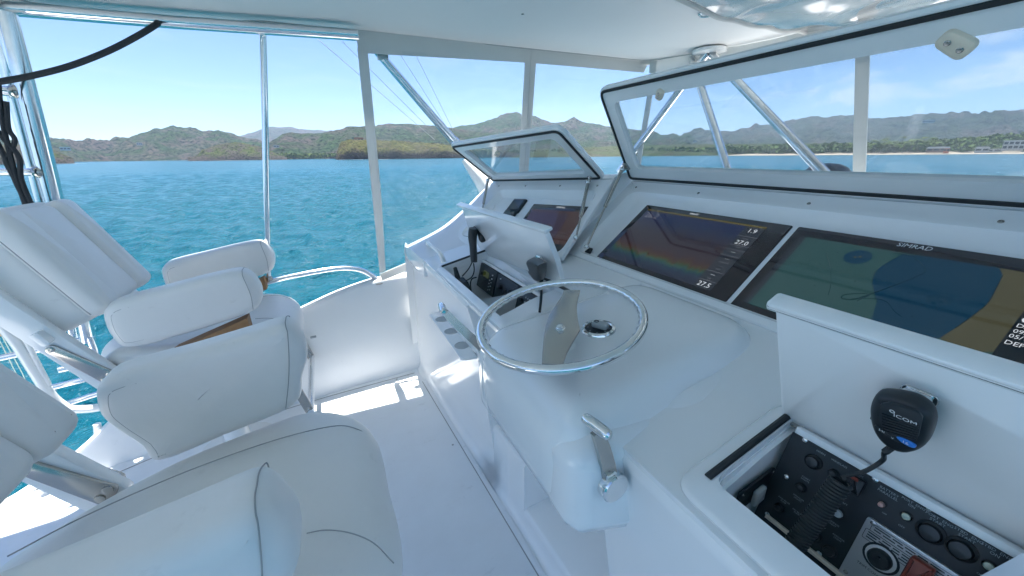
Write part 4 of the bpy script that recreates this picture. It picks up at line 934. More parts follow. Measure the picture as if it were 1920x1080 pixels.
btn(1502, 914, .006, M['knob'], 'push_button', M['rubber']); btn(1540, 940, .006, M['knob'], 'push_button', M['rubber'])
btn(1462, 952, .006, M['knob'], 'push_button', M['rubber']); btn(1573, 962, .006, M['grey'], 'push_button', M['rubber']); btn(1530, 1005, .006, M['knob'], 'push_button', M['rubber']); btn(1556, 1033, .007, M['knob'], 'push_button', M['rubber'])
btn(1655, 945, .0036, M['pinkbtn'], 'breaker_button', M['steel'], .012); btn(1700, 968, .0050, M['lamp'], 'indicator_light', M['steel'], .007); btn(1855, 1061, .0050, M['lamp'], 'indicator_light', M['steel'], .007)
btn(1745, 998, .0112, M['knob'], 'start_button', M['rubber']); btn(1802, 1030, .0112, M['knob'], 'start_button', M['rubber'])
def lab(px, py, s_, sz=.0072, k=.62):
    sz *= k 
    a, b_ = pp(px, py)
    for i, t in enumerate(s_.split('\n')): text(FP.at(a, b_ - i * sz * .98), t, sz, M['greyprint'], 'lettering', spn, 'CENTER', .0007)
lab(1539, 849, 'HORN'); lab(1573, 869, 'WINDLASS'); lab(1511, 897, 'CHART\nLIGHTS', .0062); lab(1548, 917, 'FWD\nLIGHT', .006); lab(1497, 933, 'SPREADER\nLIGHTS', .006); lab(1470, 938, 'FWD BILGE\nPUMP', .006); lab(1495, 960, 'MID BILGE\nPUMP', .0055); lab(1612, 892, 'SPOT\nLIGHT', .006)
lab(1584, 945, 'AFT', .0062); lab(1562, 980, 'COMPASS\nLIGHT', .006); lab(1543, 988, 'NAV', .006); lab(1572, 1008, 'ANCHOR\nLIGHT', .006)
lab(1667, 922, 'BATTERY\nPARALLEL', .0085); lab(1712, 944, 'PORT  ENG\nON', .0078); lab(1690, 987, 'OFF', .0065); lab(1761, 974, 'PORT  ENG\nSTART', .0085); lab(1816, 1004, 'STBD  ENG\nSTART', .0085); lab(1869, 1034, 'STBD  ENG\nON', .0085); lab(1658, 963, 'OFF', .005); lab(1838, 1078, 'OFF', .006)
for px, py in ((1509, 825), (1474, 894), (1641, 899), (1741, 953), (1439, 964), (1536, 1038)):
    a, b_ = pp(px, py); mb = MB(); mb.lathe(FP.at(a, b_), [(.004, 0), (.004, .0015), (.0005, .003)], 10); mb.build('screw', M['chrome'], spn)
# guarded rocker on the panel
a, b_ = pp(1608, 910); mb = MB(); mb.prism(FP.at(a, b_), roundpoly(rect(.016, .026), .002, 3), 0, .010, .003); o = mb.build('rocker_switch', M['black'], spn)
mb = MB(); mb.prism(FP.at(a - .004, b_ + .010), rect(.009, .005), .009, .0125, .001); mb.build('rocker_cap', M['red'], o)
# silver autopilot plate with dial
plc = thing('control_plate', FP(.25, -.09), 'silver control plate with printed warnings and a black dial', 'control plate')
c = [pp(1632, 968), pp(1576, 1075), ]
p0 = pp(1629, 967); PLW, PLH = .235, .125; FPL = Fr(FP(p0[0], p0[1], .004), (0, -1, 0), FP.v)
mb = MB(); mb.prism(FPL, roundpoly([(0, 0), (PLW, 0), (PLW, -PLH), (0, -PLH)], .004, 3), -.004, .0015, .0007); mb.build('plate', M['placard'], plc)
def pw(px, py): return FPL.uv(px, py, .0016)
for x0, y0, w_, n_ in ((.012, -.0085, .150, 2), (.008, -.020, .155, 3)):
    fo = roundpoly([(x0 - .004, y0 + .0035), (x0 + w_, y0 + .0035), (x0 + w_, y0 - .0042 * n_), (x0 - .004, y0 - .0042 * n_)], .002, 3)
    mb = MB(); mb.frame(FPL, fo, inset(fo, .0006), .0015, .0019); mb.build('printed_box', M['knob'], plc)
    for i in range(n_):
        xx = x0
        while xx < x0 + w_ - .02:
            l = random.uniform(.006, .018); face(FPL, rect(l, .0016, xx + l / 2, y0 - .0040 * i), M['knob'], 'printed_line', plc, .0019); xx += l + .0025
a, b_ = pw(1651, 1047); f = FPL.at(a, b_)
mb = MB(); mb.lathe(f, [(.0175, .0014), (.0175, .0022), (.0005, .0022)], 24); mb.build('dial_scale', M['white'], plc)
mb = MB(); mb.lathe(f, [(.0205, .0014), (.0205, .0018), (.0176, .0019)], 24); mb.build('dial_ring', M['knob'], plc)
mb = MB(); mb.lathe(f, [(.0135, .002), (.0135, .010), (.0115, .013), (.0005, .0135)], 20); mb.box(f(0, .004, .0142), (.003, .003, .003)); mb.build('dial_knob', M['knob'], plc)
text(FPL.at(a, b_ - .026), 'TRIM CONTROL', .0052, M['knob'], 'lettering', plc, 'CENTER', .0019)
a, b_ = pw(1725, 1072); mb = MB(); mb.prism(FPL.at(a, b_), roundpoly(rect(.024, .05, 0, -.006), .004, 3), .001, .020, .005); mb.build('guarded_switch', M['red'], plc)
a, b_ = pw(1632, 972); mb = MB(); mb.lathe(FPL.at(a + .005, b_ - .004), [(.0035, .001), (.0035, .0025), (.0005, .003)], 10); mb.build('screw', M['steel'], plc)
a, b_ = pw(1580, 1068); mb = MB(); mb.lathe(FPL.at(a + .004, b_), [(.003, .001), (.003, .0025), (.0005, .003)], 10); mb.build('screw', M['steel'], plc)
# second plate standing at the edge of the picture
p1 = PX(1905, 1062, .66); mb = MB(); F2 = Fr(p1, (-.25, -.9, -.2), (.35, -.1, .9)); rp = thing('lettered_plate', p1, 'pale lettered plate at the far right end of the switch box', 'plate')
mb.prism(F2, roundpoly([(-.006, -.08), (.09, -.08), (.09, .055), (-.006, .055)], .004, 3), -.004, .002); mb.build('plate', M['placard'], rp); 
for k in range(5): text(Fr(F2(.006, -.05 + .0 * k, 0), F2.v, -F2.u).at(.0, -.006 - k * .009), ('WASH DOWN', 'PUMP', 'FUEL', 'AIR', 'SPARE')[k], .007, M['knob'], 'lettering', rp, 'LEFT', .0024)
# square outlet on the end wall of the well
FO = Fr((0, .270, 0), (1, 0, 0), (0, 0, 1)); a, b_ = FO.uv(1413, 912); a1, b1 = FO.uv(1450, 872); a2, b2 = FO.uv(1377, 945)
wi_ = a1 - a2; ol = thing('power_outlet', FO(a, b_), 'black square outlet with a grey flap on the end wall of the switch box', 'outlet')
fo = FO.at((a1 + a2) / 2 + .0, b_ - .005); mb = MB(); mb.prism(fo, roundpoly([(-wi_ * .5, -.030), (wi_ * .5, -.014), (wi_ * .5, .032), (-wi_ * .5, .017)], .006, 3), 0, .006, .002); mb.build('plate', M['black'], ol)
mb = MB(); mb.prism(fo, roundpoly([(-.012, -.026), (.014, -.018), (.014, .012), (-.012, .006)], .003, 3), .006, .016, .003); mb.build('flap', M['grey'], ol)
for q in ((-wi_ * .42, .012), (wi_ * .42, .024)): mb = MB(); mb.lathe(fo.at(*q), [(.003, .005), (.003, .0075), (.0005, .008)], 8); mb.build('screw', M['chrome'], ol)

# ================================================================== microphones
def coil(p, q, r, turns, tr, n=14):
    p, q = Vector(p), Vector(q); t = (q - p).normalized(); a = t.cross(Vector((0, 0, 1))).normalized(); b_ = t.cross(a); N_ = turns * n
    return [p.lerp(q, k / N_) + (a * cos(2 * pi * k / n) + b_ * sin(2 * pi * k / n)) * r for k in range(N_ + 1)]
FM = Fr(FBR(0, 0, .040), FBR.u, FBR.v)
mic = thing('microphone', FM(.17, .14), 'black handheld radio microphone clipped to the open starboard lid', 'microphone')
ol_ = [FM.uv(x, y) for x, y in ((1645, 737), (1658, 734), (1690, 738), (1720, 748), (1745, 765), (1754, 783), (1752, 803), (1742, 826), (1726, 838), (1704, 842), (1680, 834), (1660, 820), (1646, 803), (1638, 780), (1637, 757))]
ol_ = [(p.x, p.y) for p in smooth([(a, b_, 0) for a, b_ in ol_], 3, True)]
mb = MB(); mb.pillow(FM, ol_, .030, .012, 5, .002); mb.build('body', M['black'], mic, 50)
fg = FM.at(0, 0, .0165)
gl_ = [fg.uv(x, y) for x, y in ((1652, 757), (1668, 754), (1722, 772), (1730, 782), (1722, 818), (1712, 824), (1660, 806), (1648, 788))]
mb = MB(); mb.prism(fg, roundpoly(gl_, .004, 3), -.002, .0012, .0005); gr = mb.build('grille', M['panel'], mic)
for k in range(7):
    a0 = Vector(fg.uv(1655 + k * 0.2, 774 + k * 5.2)); a1 = Vector(fg.uv(1724 - k * .6, 798 + k * 4.2)); d_ = (a1 - a0); f = Fr(fg(a0.x, a0.y, .001), fg.u * d_.x + fg.v * d_.y, fg.v * d_.x - fg.u * d_.y)
    mb = MB(); mb.prism(f, rect(d_.length, .0018, d_.length / 2, 0), 0, .0012, .0004); mb.build('grille_bar', M['black'], gr)
a0 = Vector(fg.uv(1676, 776)); a1 = Vector(fg.uv(1700, 786)); d_ = a1 - a0; f = Fr(fg(a0.x, a0.y, .0012), fg.u * d_.x + fg.v * d_.y, fg.v * d_.x - fg.u * d_.y)
text(f, 'ICOM', .0085, M['white'], 'maker_mark', mic, 'LEFT', .0006)
mb = MB(); mb.tube([f(-.001 + .0022 * cos(t), .0055 + .0022 * sin(t), .0008) for t in np.linspace(0, 2 * pi, 12, endpoint=False)], .0005, 4, True); mb.build('maker_mark', M['white'], mic)
for (x, y, r, m) in ((1654, 807, .006, 'knob'), (1674, 820, .0065, 'knob'), (1698, 829, .0068, 'blue')):
    a, b_ = fg.uv(x, y); mb = MB(); f2 = fg.at(a, b_, -.002); mb.prism(f2, [(r * 1.35 * cos(t), r * .8 * sin(t) - .2 * r * cos(t)) for t in np.linspace(0, 2 * pi, 16, endpoint=False)], -.002, .0025, .001); mb.build('key', M[m], mic)
    text(fg.at(a, b_, .0008), {'knob': 'HI', 'blue': '16'}[m] if m == 'blue' or x < 1660 else 'v', .0065, M['white'], 'lettering', mic, 'CENTER', .0003)
mb = MB(); mb.box(FM(*FM.uv(1640 + 5, 770), .0), (.008, .006, .03), .002); mb.build('talk_key', M['rubber'], mic)
# clip on the lid
cl_ = thing('microphone_clip', FBR(.17, .18), 'small steel clip holding the black microphone on the starboard lid', 'clip')
a, b_ = FBR.uv(1722, 742, .012); f = FBR.at(a, b_)
mb = MB(); mb.prism(f, roundpoly(rect(.036, .022), .009, 4), .008, .013, .002); mb.tube([f(-.012, -.004, .012), f(-.012, -.010, .028)], .003, 6); mb.tube([f(.012, -.004, .012), f(.012, -.010, .028)], .003, 6); mb.prism(f, roundpoly(rect(.028, .012, 0, .004), .005, 3), .013, .024, .003); mb.build('bracket', M['chrome'], cl_)
for k in (-.008, .008): mb = MB(); mb.lathe(f.at(k, .004), [(.003, .023), (.003, .026), (.0005, .0265)], 8); mb.build('screw', M['steel'], cl_)
# cord: plain lead, loop, then coil down into the well
q0 = FM(*FM.uv(1676, 836), .0); qs = [q0, q0 + Vector((-.008, .004, -.012)), PX(1655, 863, .655), PX(1625, 882, .645), PX(1598, 890, .64), PX(1577, 896, .635), PX(1566, 905, .63), PX(1571, 915, .63), PX(1583, 914, .635), PX(1588, 903, .64), PX(1583, 897, .63)]
cc = smooth(qs, 6); mb = MB(); mb.tube(cc, [.0045] * 6 + [.0030] * (len(cc) - 6), 8); cd = mb.build('cord', M['rubber'], mic)
ca, cb = PX(1578, 902, .622), PX(1492, 1020, .572)
mb = MB(); mb.tube(coil(ca, cb, .0120, 24, .0028), .0029, 6); mb.tube([cb, cb + Vector((-.01, .01, -.05))], .003, 6); mb.build('coiled_cord', M['rubber'], mic)

# ================================================================== port radio box
pt = PX(905, 490, .69); FR_ = Fr(pt, (0, -1, 0), (.036, 0, .134))
def radio(u0, u1, h, label, knobs, lcd=None):
    r = thing('radio', FR_((u0 + u1) / 2, -h / 2), label, 'radio')
    mb = MB(); mb.prism(FR_, roundpoly([(u0, -.006), (u1, -.006), (u1, -h), (u0, -h)], .004, 3), -.05, .010, .004); mb.build('body', M['panel'], r)
    if lcd: x, y, w, hh = lcd; mb = MB(); mb.prism(FR_, roundpoly(rect(w, hh, u0 + x, y), .002, 2), .009, .0112); mb.build('screen', M['radio_lcd'], r)
    for (x, y, rr, hg, m) in knobs: mb = MB(); mb.lathe(FR_.at(u0 + x, y), [(rr, .009), (rr * .95, .010 + hg), (rr * .8, .011 + hg), (.0005, .0112 + hg)], 16); mb.build('knob' if rr > .004 else 'button', M[m], r)
    return r
radio(.004, .205, .128, 'black radio with green display at the port end of the radio box', [(.05, -.05, .011, .014, 'knob')] + [(.165, -.03 - .018 * k, .0032, .003, 'white' if k % 2 else 'grey') for k in range(5)] + [(.145, -.06 - .016 * k, .0032, .003, 'grey') for k in range(4)], (.09, -.045, .07, .030))
radio(.215, .42, .128, 'black radio with round knobs in the middle of the radio box', [(.06, -.055, .012, .016, 'knob'), (.11, -.06, .009, .012, 'knob'), (.15, -.05, .010, .012, 'knob'), (.04, -.022, .003, .003, 'white')] + [(.13 + .018 * k, -.095, .0035, .003, 'grey') for k in range(3)])
radio(.43, .575, .128, 'black radio behind the wheel with rows of small keys', [(.04, -.05, .010, .012, 'knob')] + [(.07 + .016 * (k % 4), -.03 - .02 * (k // 4), .0035, .003, 'grey') for k in range(12)], (.1, -.10, .05, .02))
mb = MB(); mb.prism(FR_, rect(.62, .012, .30, .003), -.02, .003, .003); trm = mb.build('well_trim', G, con)
# flat recorder lying in the front of the well, and a round compass-like puck
FL0 = Fr((.55, 1.50, .845), (0, -1, 0), (1, 0, .22))
rc = thing('control_box', FL0(0, 0), 'flat grey keypad box lying in the front of the radio box', 'control box')
mb = MB(); mb.prism(FL0, roundpoly(rect(.22, .075, .06, .0), .008, 3), -.02, .015, .004); mb.build('case', M['panel'], rc)
for k in range(5): mb = MB(); mb.prism(FL0, roundpoly(rect(.014, .012, -.03 + k * .022, .015), .002, 2), .014, .017, .001); mb.build('key', M['grey'], rc)
mb = MB(); mb.prism(FL0, rect(.055, .022, .105, -.01), .014, .0156); mb.build('screen', M['greyprint'], rc)
for k in range(4): face(FL0, rect(.006, .014, .085 + k * .012, -.01), M['white'], 'printed_bar', rc, .0162)
FG = Fr((.575, 1.165, .90), (0, -1, 0), (.7, 0, .7)); gz = thing('round_gauge', FG(0, 0), 'round black gauge with blue glass down in the radio box', 'gauge')
mb = MB(); mb.lathe(FG, [(.034, -.04), (.034, .006), (.031, .010), (.026, .008), (.0255, .004)], 24); mb.build('case', M['black'], gz); mb = MB(); mb.lathe(FG, [(.0255, .003), (.0255, .0045), (.0005, .006)], 20); mb.build('lens', mat('gauge_lens', (.03, .09, .16), .05, coat=.6), gz)
# handset standing on the lid edge, its cords, and the second microphone
hd = thing('handset', PX(886, 450, .60), 'black handset hanging on the port lid over the radio box', 'handset')
P = [PX(887, 428, .625), PX(886, 445, .622), PX(887, 462, .618), PX(889, 492, .61)]
mb = MB(); mb.tube(smooth(P, 4), [.020, .0215, .022, .022, .022, .021, .020, .019, .018, .018, .018, .017, .015], 12); mb.build('body', M['black'], hd, 50)
mb = MB(); mb.tube(smooth([PX(888, 425, .64), PX(896, 434, .655), PX(903, 443, .665), PX(906, 452, .665)], 3), [.006, .007, .008, .010, .012, .015, .018, .019, .018, .014], 10); mb.build('cradle', M['rubber'], hd)
for pts in (((885, 492), (878, 505), (865, 520), (855, 533), (850, 545)), ((888, 494), (889, 508), (884, 520), (872, 527), (862, 531)), ((893, 520), (885, 523), (882, 533), (884, 548), (887, 552))):
    mb = MB(); mb.tube(smooth([PX(x, y, .60 - .012 * i) for i, (x, y) in enumerate(pts)], 5), .0032, 6); mb.build('cord', M['rubber'], hd)
ps = thing('handheld_radio', PX(855, 520, .53), 'small black handheld radio standing in the front of the radio box', 'radio')
mb = MB(); mb.tube([PX(853, 502, .52), PX(857, 516, .52), PX(864, 541, .53)], [.009, .012, .016], 10); mb.build('body', M['black'], ps); mb = MB(); mb.tube([PX(866, 525, .53), PX(872, 532, .53), PX(881, 552, .54)], [.015, .017, .014], 10); mb.build('battery', M['panel'], ps)
m2 = thing('microphone', PX(1003, 505, .66), 'black teardrop microphone clipped to the clipped end of the port lid', 'microphone')
F3 = Fr(PX(1003, 503, .668), (-.25, -.93, -.1), (-.38, 0, .92))
ol2 = [F3.uv(x, y) for x, y in ((990, 488), (997, 484), (1009, 487), (1017, 494), (1019, 506), (1018, 522), (1014, 527), (1008, 524), (999, 514), (992, 502), (988, 494))]
mb = MB(); mb.pillow(F3, ol2, .032, .012, 4); mb.build('body', M['black'], m2, 50)
mb = MB(); mb.tube(smooth([PX(1015, 525, .665), PX(1015, 545, .62), PX(1014, 565, .60), PX(1012, 585, .58)], 4), [.008, .007, .006] + [.0045] * 10, 8); mb.build('cord', M['rubber'], m2)
mb = MB(); mb.box(FBL(*FBL.uv(1013, 483, .012), .012), (.02, .026, .018), .004); mb.build('clip', M['chrome'], m2)

# ================================================================== steering wheel
WN = Vector((-.183, -.03, .982)).normalized(); WC = Vector((.466, .688, 1.127)); FWH = Fr(WC, (0, -1, -.03), (1, 0, .186))
sw = thing('steering_wheel', WC - WN * .07, 'polished steel steering wheel with a broad flat spoke', 'steering wheel')
rimR = .1925; N_ = 132; R = []
for k in range(N_):
    t = 2 * pi * k / N_; ring = []
    for j in range(12):
        a = 2 * pi * j / 12; rr = .0112
        if cos(a) < -.2 and sin(a) < .5: rr += .0022 * (cos(t * 44) - .6) * min(1, -cos(a))
        ring.append(FWH((rimR + rr * cos(a)) * cos(t), (rimR + rr * cos(a)) * sin(t), rr * sin(a)))
    R.append(ring)
R.append(R[0]); mb = MB(); mb.rings(R, True, False, False); mb.build('rim', M['chrome'], sw, 60)
F4 = Fr(FWH(0, 0, -.006), FWH.u, FWH.v)
lft = [F4.uv(x, y) for x, y in ((1057, 545), (1053, 557), (1041, 575), (1029, 595), (1021, 625), (1018, 653), (1016, 683))]
rgt = [F4.uv(x, y) for x, y in ((1055, 688), (1062, 665), (1071, 648), (1086, 622), (1087, 617), (1083, 595), (1082, 572), (1088, 545))]
sp_ = [(p.x, p.y) for p in smooth([(a, b_, 0) for a, b_ in lft], 4)] + [(p.x, p.y) for p in smooth([(a, b_, 0) for a, b_ in rgt], 4)]
mb = MB(); mb.prism(F4, sp_, -.003, .003, .0012); mb.build('spoke', M['steel'], sw)
mb = MB(); mb.lathe(Fr(WC, FWH.u, FWH.v), [(.036, -.088), (.034, -.080), (.024, -.074), (.021, -.030), (.030, -.012), (.030, -.009)], 24); mb.build('hub', M['whitepipe'], sw)
q = F4.uv(1051, 619); mb = MB(); mb.lathe(F4.at(*q), [(.012, .003), (.012, .005), (.0085, .006), (.0085, .012), (.006, .014), (.0005, .0145)], 6); mb.build('nut', M['chrome'], sw)
# thruster knob on the pod
q = PZ(1122, 622, 1.056); FJ = Fr(q, (0, -1, 0), (1, 0, .115)); tj = thing('thruster_joystick', q, 'round chrome bow thruster dial on the pod beside the spoke', 'joystick')
mb = MB(); mb.lathe(FJ, [(.046, -.012), (.046, .006), (.043, .013), (.036, .015), (.034, .012)], 32); mb.build('bezel', M['chrome'], tj)
mb = MB(); mb.lathe(FJ, [(.035, .008), (.035, .0125), (.0005, .0125)], 28); mb.build('dial', M['panel'], tj)
mb = MB(); f = Fr(FJ(.002, .004, .0125), (.5, -.85, 0), (.85, .5, .1)); mb.prism(f, roundpoly([(-.022, -.010), (.020, -.012), (.022, .010), (-.018, .012)], .006, 4), 0, .016, .004); mb.build('lever', M['grey'], tj)
mb = MB(); mb.lathe(f.at(-.010, 0, .016), [(.0065, -.001), (.0065, .001), (.0045, .0012), (.0005, -.003)], 12); mb.build('lever_eye', M['black'], tj)
for k in range(8): a = k * pi / 4; mb = MB(); mb.prism(FJ.at(.027 * cos(a), .027 * sin(a)), rect(.003, .003), .0124, .0130); mb.build('dial_mark', M['greyprint'], tj)

# ================================================================== throttles
def throttle(hub, tip, side, label):
    """hub on the pod side wall, lever rising aft to a grip that points outboard"""
    hub, tip = Vector(hub), Vector(tip); r = thing('throttle_lever', hub, label, 'throttle lever'); d = (tip - hub).normalized(); o_ = Vector((0, -side, 0))
    f = Fr(hub, (1, 0, 0), (0, 0, 1)) if side > 0 else Fr(hub, (-1, 0, 0), (0, 0, 1))
    mb = MB(); mb.lathe(f, [(.036, -.012), (.036, .004), (.033, .010), (.030, .012), (.0305, .034), (.028, .037), (.0005, .0375)], 28); mb.build('hub', M['chrome'], r)
    mb = MB(); fl = Fr(hub + o_ * .018, d, d.cross(o_) * -1); L_ = (tip - hub).length
    pts = [(.01, -.017), (L_ * .5, -.0145), (L_ * .92, -.0115), (L_ * .92, .0115), (L_ * .5, .0145), (.01, .017)]
    bow = lambda a: .004 * sin(pi * min(1, max(0, a / L_)))
    R = []
    for k in range(9):
        a = .01 + (L_ * .95 - .01) * k / 8; w = .0165 - .0055 * k / 8; t = .0055; nn = fl.u.cross(o_).normalized()
        c = fl(a, 0, 0) + nn * bow(a); R.append([c + nn * w - o_ * t, c + nn * w + o_ * t, c - nn * w + o_ * t, c - nn * w - o_ * t])
    mb.rings(R); mb.build('arm', M['steel'], r, 30)
    g0, g1 = tip + Vector((-.003, .014 * side, .004)), tip + Vector((.006, -.050 * side, .004)); mb = MB(); P = [g0.lerp(g1, t) for t in (0, .06, .2, .5, .8, .94, 1)]
    mb.tube(P, [.005, .0095, .0112, .0116, .0112, .0095, .005], 14); mb.build('grip', M['chrome'], r)
    mb = MB(); mb.box(hub + o_ * .02 + d * .027, (.022, .02, .022), .003); mb.build('clamp', M['chrome'], r)
throttle(PY(1133, 893, .437), PY(1105, 792, .437), 1, 'chrome throttle lever on the starboard side of the wheel pod')
throttle((.455, .955, .84), PY(832, 584, 1.03), -1, 'chrome throttle lever behind the pod over the cup shelf')

# ================================================================== helm chairs
V = M['vinyl']
def chair(dx, yc, label, arm_px=None, arm_y=0.0, seam_px=(), back_dy=0.0, core=True):
    r = thing('helm_chair', (dx - .38, yc, 0), label, 'helm chair', 'white upholstered helm chairs')
    X = lambda x: x + dx
    # seat cushion
    half = [(.036, 0), (.034, .18), (-.02, .30), (-.14, .375), (-.30, .355), (-.49, .295), (-.66, .18), (-.735, .08)]
    so = [(X(a), yc + b_) for a, b_ in half] + [(X(-.745), yc)] + [(X(a), yc - b_) for a, b_ in half[:0:-1]]
    so = [(p.x, p.y) for p in smooth([(a, b_, 0) for a, b_ in so], 5, True)]
    mb = MB(); mb.pillow(XY(.645), so, .235, .105, 8, .022, .0); seat = mb.build('seat', V, r, 70)
    top = lambda d: inset(so, d)
    def seam(pts, par, rad=.0028): mb = MB(); mb.tube(pts, rad, 5); return mb.build('seam', M['seam'], par)
    for s_ in (1,):
        P = [(X(-.66), yc + s_ * .07, .7735), (X(-.56), yc + s_ * .115, .779), (X(-.40), yc + s_ * .16, .7825), (X(-.22), yc + s_ * .185, .7820), (X(-.08), yc + s_ * .185, .7745), (X(-.02), yc + s_ * .175, .752), (X(.022), yc + s_ * .165, .705)]
        seam(smooth(P, 6), seat, .0016)
    seam(smooth([PZ(x, y, .777) + Vector((dx, yc - .83, 0)) for x, y in ((575, 1000), (610, 994), (655, 999), (700, 1018), (738, 1056))], 5), seat, .0013)
    # armrests: thick upright pads
    prof = [(-.545, .985), (-.40, 1.035), (-.26, 1.065), (-.165, 1.078), (-.125, 1.05), (-.098, .985), (-.105, .92), (-.135, .865), (-.26, .815), (-.42, .765), (-.50, .765), (-.545, .82), (-.565, .90), (-.567, .95)]
    pr = [PY(x, y, arm_y) for x, y in arm_px]; pr = [(p.x, p.y) for p in smooth([(p.x, p.z, 0) for p in pr], 4, True)]
    for s_ in (1, -1):
        y = yc + s_ * .3125; mb = MB(); mb.pillow(XZ(y), pr, .125, .040, 6, .004); arm = mb.build('armrest', V, r, 70)
        sq = [PY(x, yy_, arm_y) for x, yy_ in seam_px]; t0 = sq[0]
        half_ = [(t0.x, .0225, t0.z + .0006), (t0.x + .002, .044, t0.z - .0055), (t0.x + .004, .0590, t0.z - .020)] + [(q.x, .0672, q.z) for q in sq[2:]]
        lp = [Vector((x_, y - yo, z_)) for x_, yo, z_ in half_[::-1]] + [Vector((t0.x, y, t0.z + .0008))] + [Vector((x_, y + yo, z_)) for x_, yo, z_ in half_]
        seam(smooth(lp, 5), arm, .0012)
        ins = inset(pr, .030); rear = [q for q in ins if q[0] < min(p[0] for p in ins) + .075]
        for fs in (-1, 1): seam([Vector((a, y + fs * .0605, b_)) for a, b_ in rear], arm, .0011) if len(rear) > 2 else None
        # plywood core showing in the slit under the pad
        mb = MB(); mb.prism(XZ(y), [(X(-.40), .770), (X(-.125), .86), (X(-.125), .79), (X(-.40), .74)], -.02, .045); mb.build('armrest_core', M['ply'], r) if core else None
        # side skirt under the arm
        mb = MB(); mb.pillow(XZ(yc + s_ * .285), roundpoly([(X(-.66), .57), (X(-.16), .57), (X(-.14), .73), (X(-.40), .775), (X(-.58), .80), (X(-.66), .74)], .04, 4), .075, .03, 4); mb.build('side_pad', V, r, 70) if core else None
        # back stay: a broad plate with a chrome bracket
        yy = yc + back_dy * .6 + s_ * .29; out = [(-.55, .70), (-.63, .655), (-.81, 1.00), (-.93, 1.26), (-.87, 1.29), (-.75, 1.06)]
        mb = MB(); mb.prism(XZ(yy), roundpoly([(X(a), b_) for a, b_ in out], .02, 3), -.018, .018, .006); st = mb.build('back_stay', G, r, 40)
        br_ = [(-.725, .87), (-.70, .89), (-.565, .73), (-.60, .68)]
        mb = MB(); mb.prism(XZ(yy), roundpoly([(X(a), b_) for a, b_ in br_], .018, 4), -.026, .026, .003); bk = mb.build('bracket', M['steel'], st)
        for (a, b_) in ((-.705, .87), (-.605, .715), (-.585, .735)):
            mb = MB(); mb.lathe(Fr((X(a), yy - .026, b_), (1, 0, 0), (0, 0, 1)), [(.011, 0), (.011, .003), (.006, .004), (.0005, .003)], 10); pass
            mb.build('bolt', M['steel'], st)
        # folding footrest strut in front
        mb = MB(); mb.prism(XZ(yc + s_ * .30), roundpoly([(X(-.06), .53), (X(-.02), .53), (X(.035), .30), (X(.0), .28)], .01, 3), -.006, .006, .002); mb.build('footrest_arm', M['steel'], r)
    mb = MB(); mb.tube([(X(.02), yc - .32, .30), (X(.02), yc + .32, .30)], .016, 10); mb.build('footrest', M['alu'], r)
    # backrest: centre pad with two side bolsters, leaning aft
    bd = Vector((-.42, 0, .907)); F_b = Fr((X(-.60), yc + back_dy, .935), (0, -1, 0), bd)
    def pad(u0, u1, v0, v1, t, name, e, w0=0.0, cr=.06):
        mb = MB(); mb.pillow(F_b.at(0, 0, w0), roundpoly([(u0, v0), (u1, v0), (u1, v1), (u0, v1)], cr, 6), t, e, 6, .012); return mb.build(name, V, r, 70)
    back = pad(-.225, .225, .0, .45, .13, 'backrest', .030, .045)
    pad(-.230, -.105, .0, .43, .085, 'backrest_bolster', .034, -.040, .04); pad(.105, .230, .0, .43, .085, 'backrest_bolster', .034, -.040, .04)
    pad(-.110, .110, .005, .42, .06, 'backrest_cushion', .028, -.036, .04)
    for s_ in (-.2265, .2265): seam([F_b(s_, v, -.018) for v in np.linspace(.02, .43, 10)], back, .0022)
    for s_ in (): seam([F_b(s_, v, -.072 + .02) for v in np.linspace(.03, .52, 8)], back, .003)
    mb = MB(); mb.prism(F_b, rect(.60, .05, 0, .03), .09, .118, .006); mb.build('back_bar', G, r)
    # pedestal
    mb = MB(); mb.lathe(Fr((X(-.38), yc, 0), (1, 0, 0), (0, 1, 0)), [(.18, 0), (.18, .015), (.07, .03), (.058, .05), (.058, .46), (.09, .50), (.09, .53)], 28); mb.build('pedestal', M['whitepipe'], r)
    return r
ARM_B = ((178, 727), (168, 751), (178, 789), (212, 818), (256, 846), (294, 876), (420, 826), (551, 769), (566, 717), (576, 676), (563, 640), (534, 616), (470, 633), (340, 673), (217, 707))
ARM_A = ((191, 583), (187, 600), (202, 635), (236, 657), (320, 638), (400, 614), (474, 587), (489, 562), (481, 534), (453, 512), (400, 519), (300, 545), (214, 568))
chair(0.0, .83, 'large white helm chair nearest the camera facing the wheel', ARM_B, 1.08, ((533, 616), (539, 632), (542, 670), (541, 715), (536, 764)), -.035, core=False)
chB = chair(-.238, 2.155, 'white companion chair beside the port coaming with bare plywood under its armrest', ARM_A, 1.78, ((451, 512), (461, 527), (470, 552), (475, 580)), -.10)
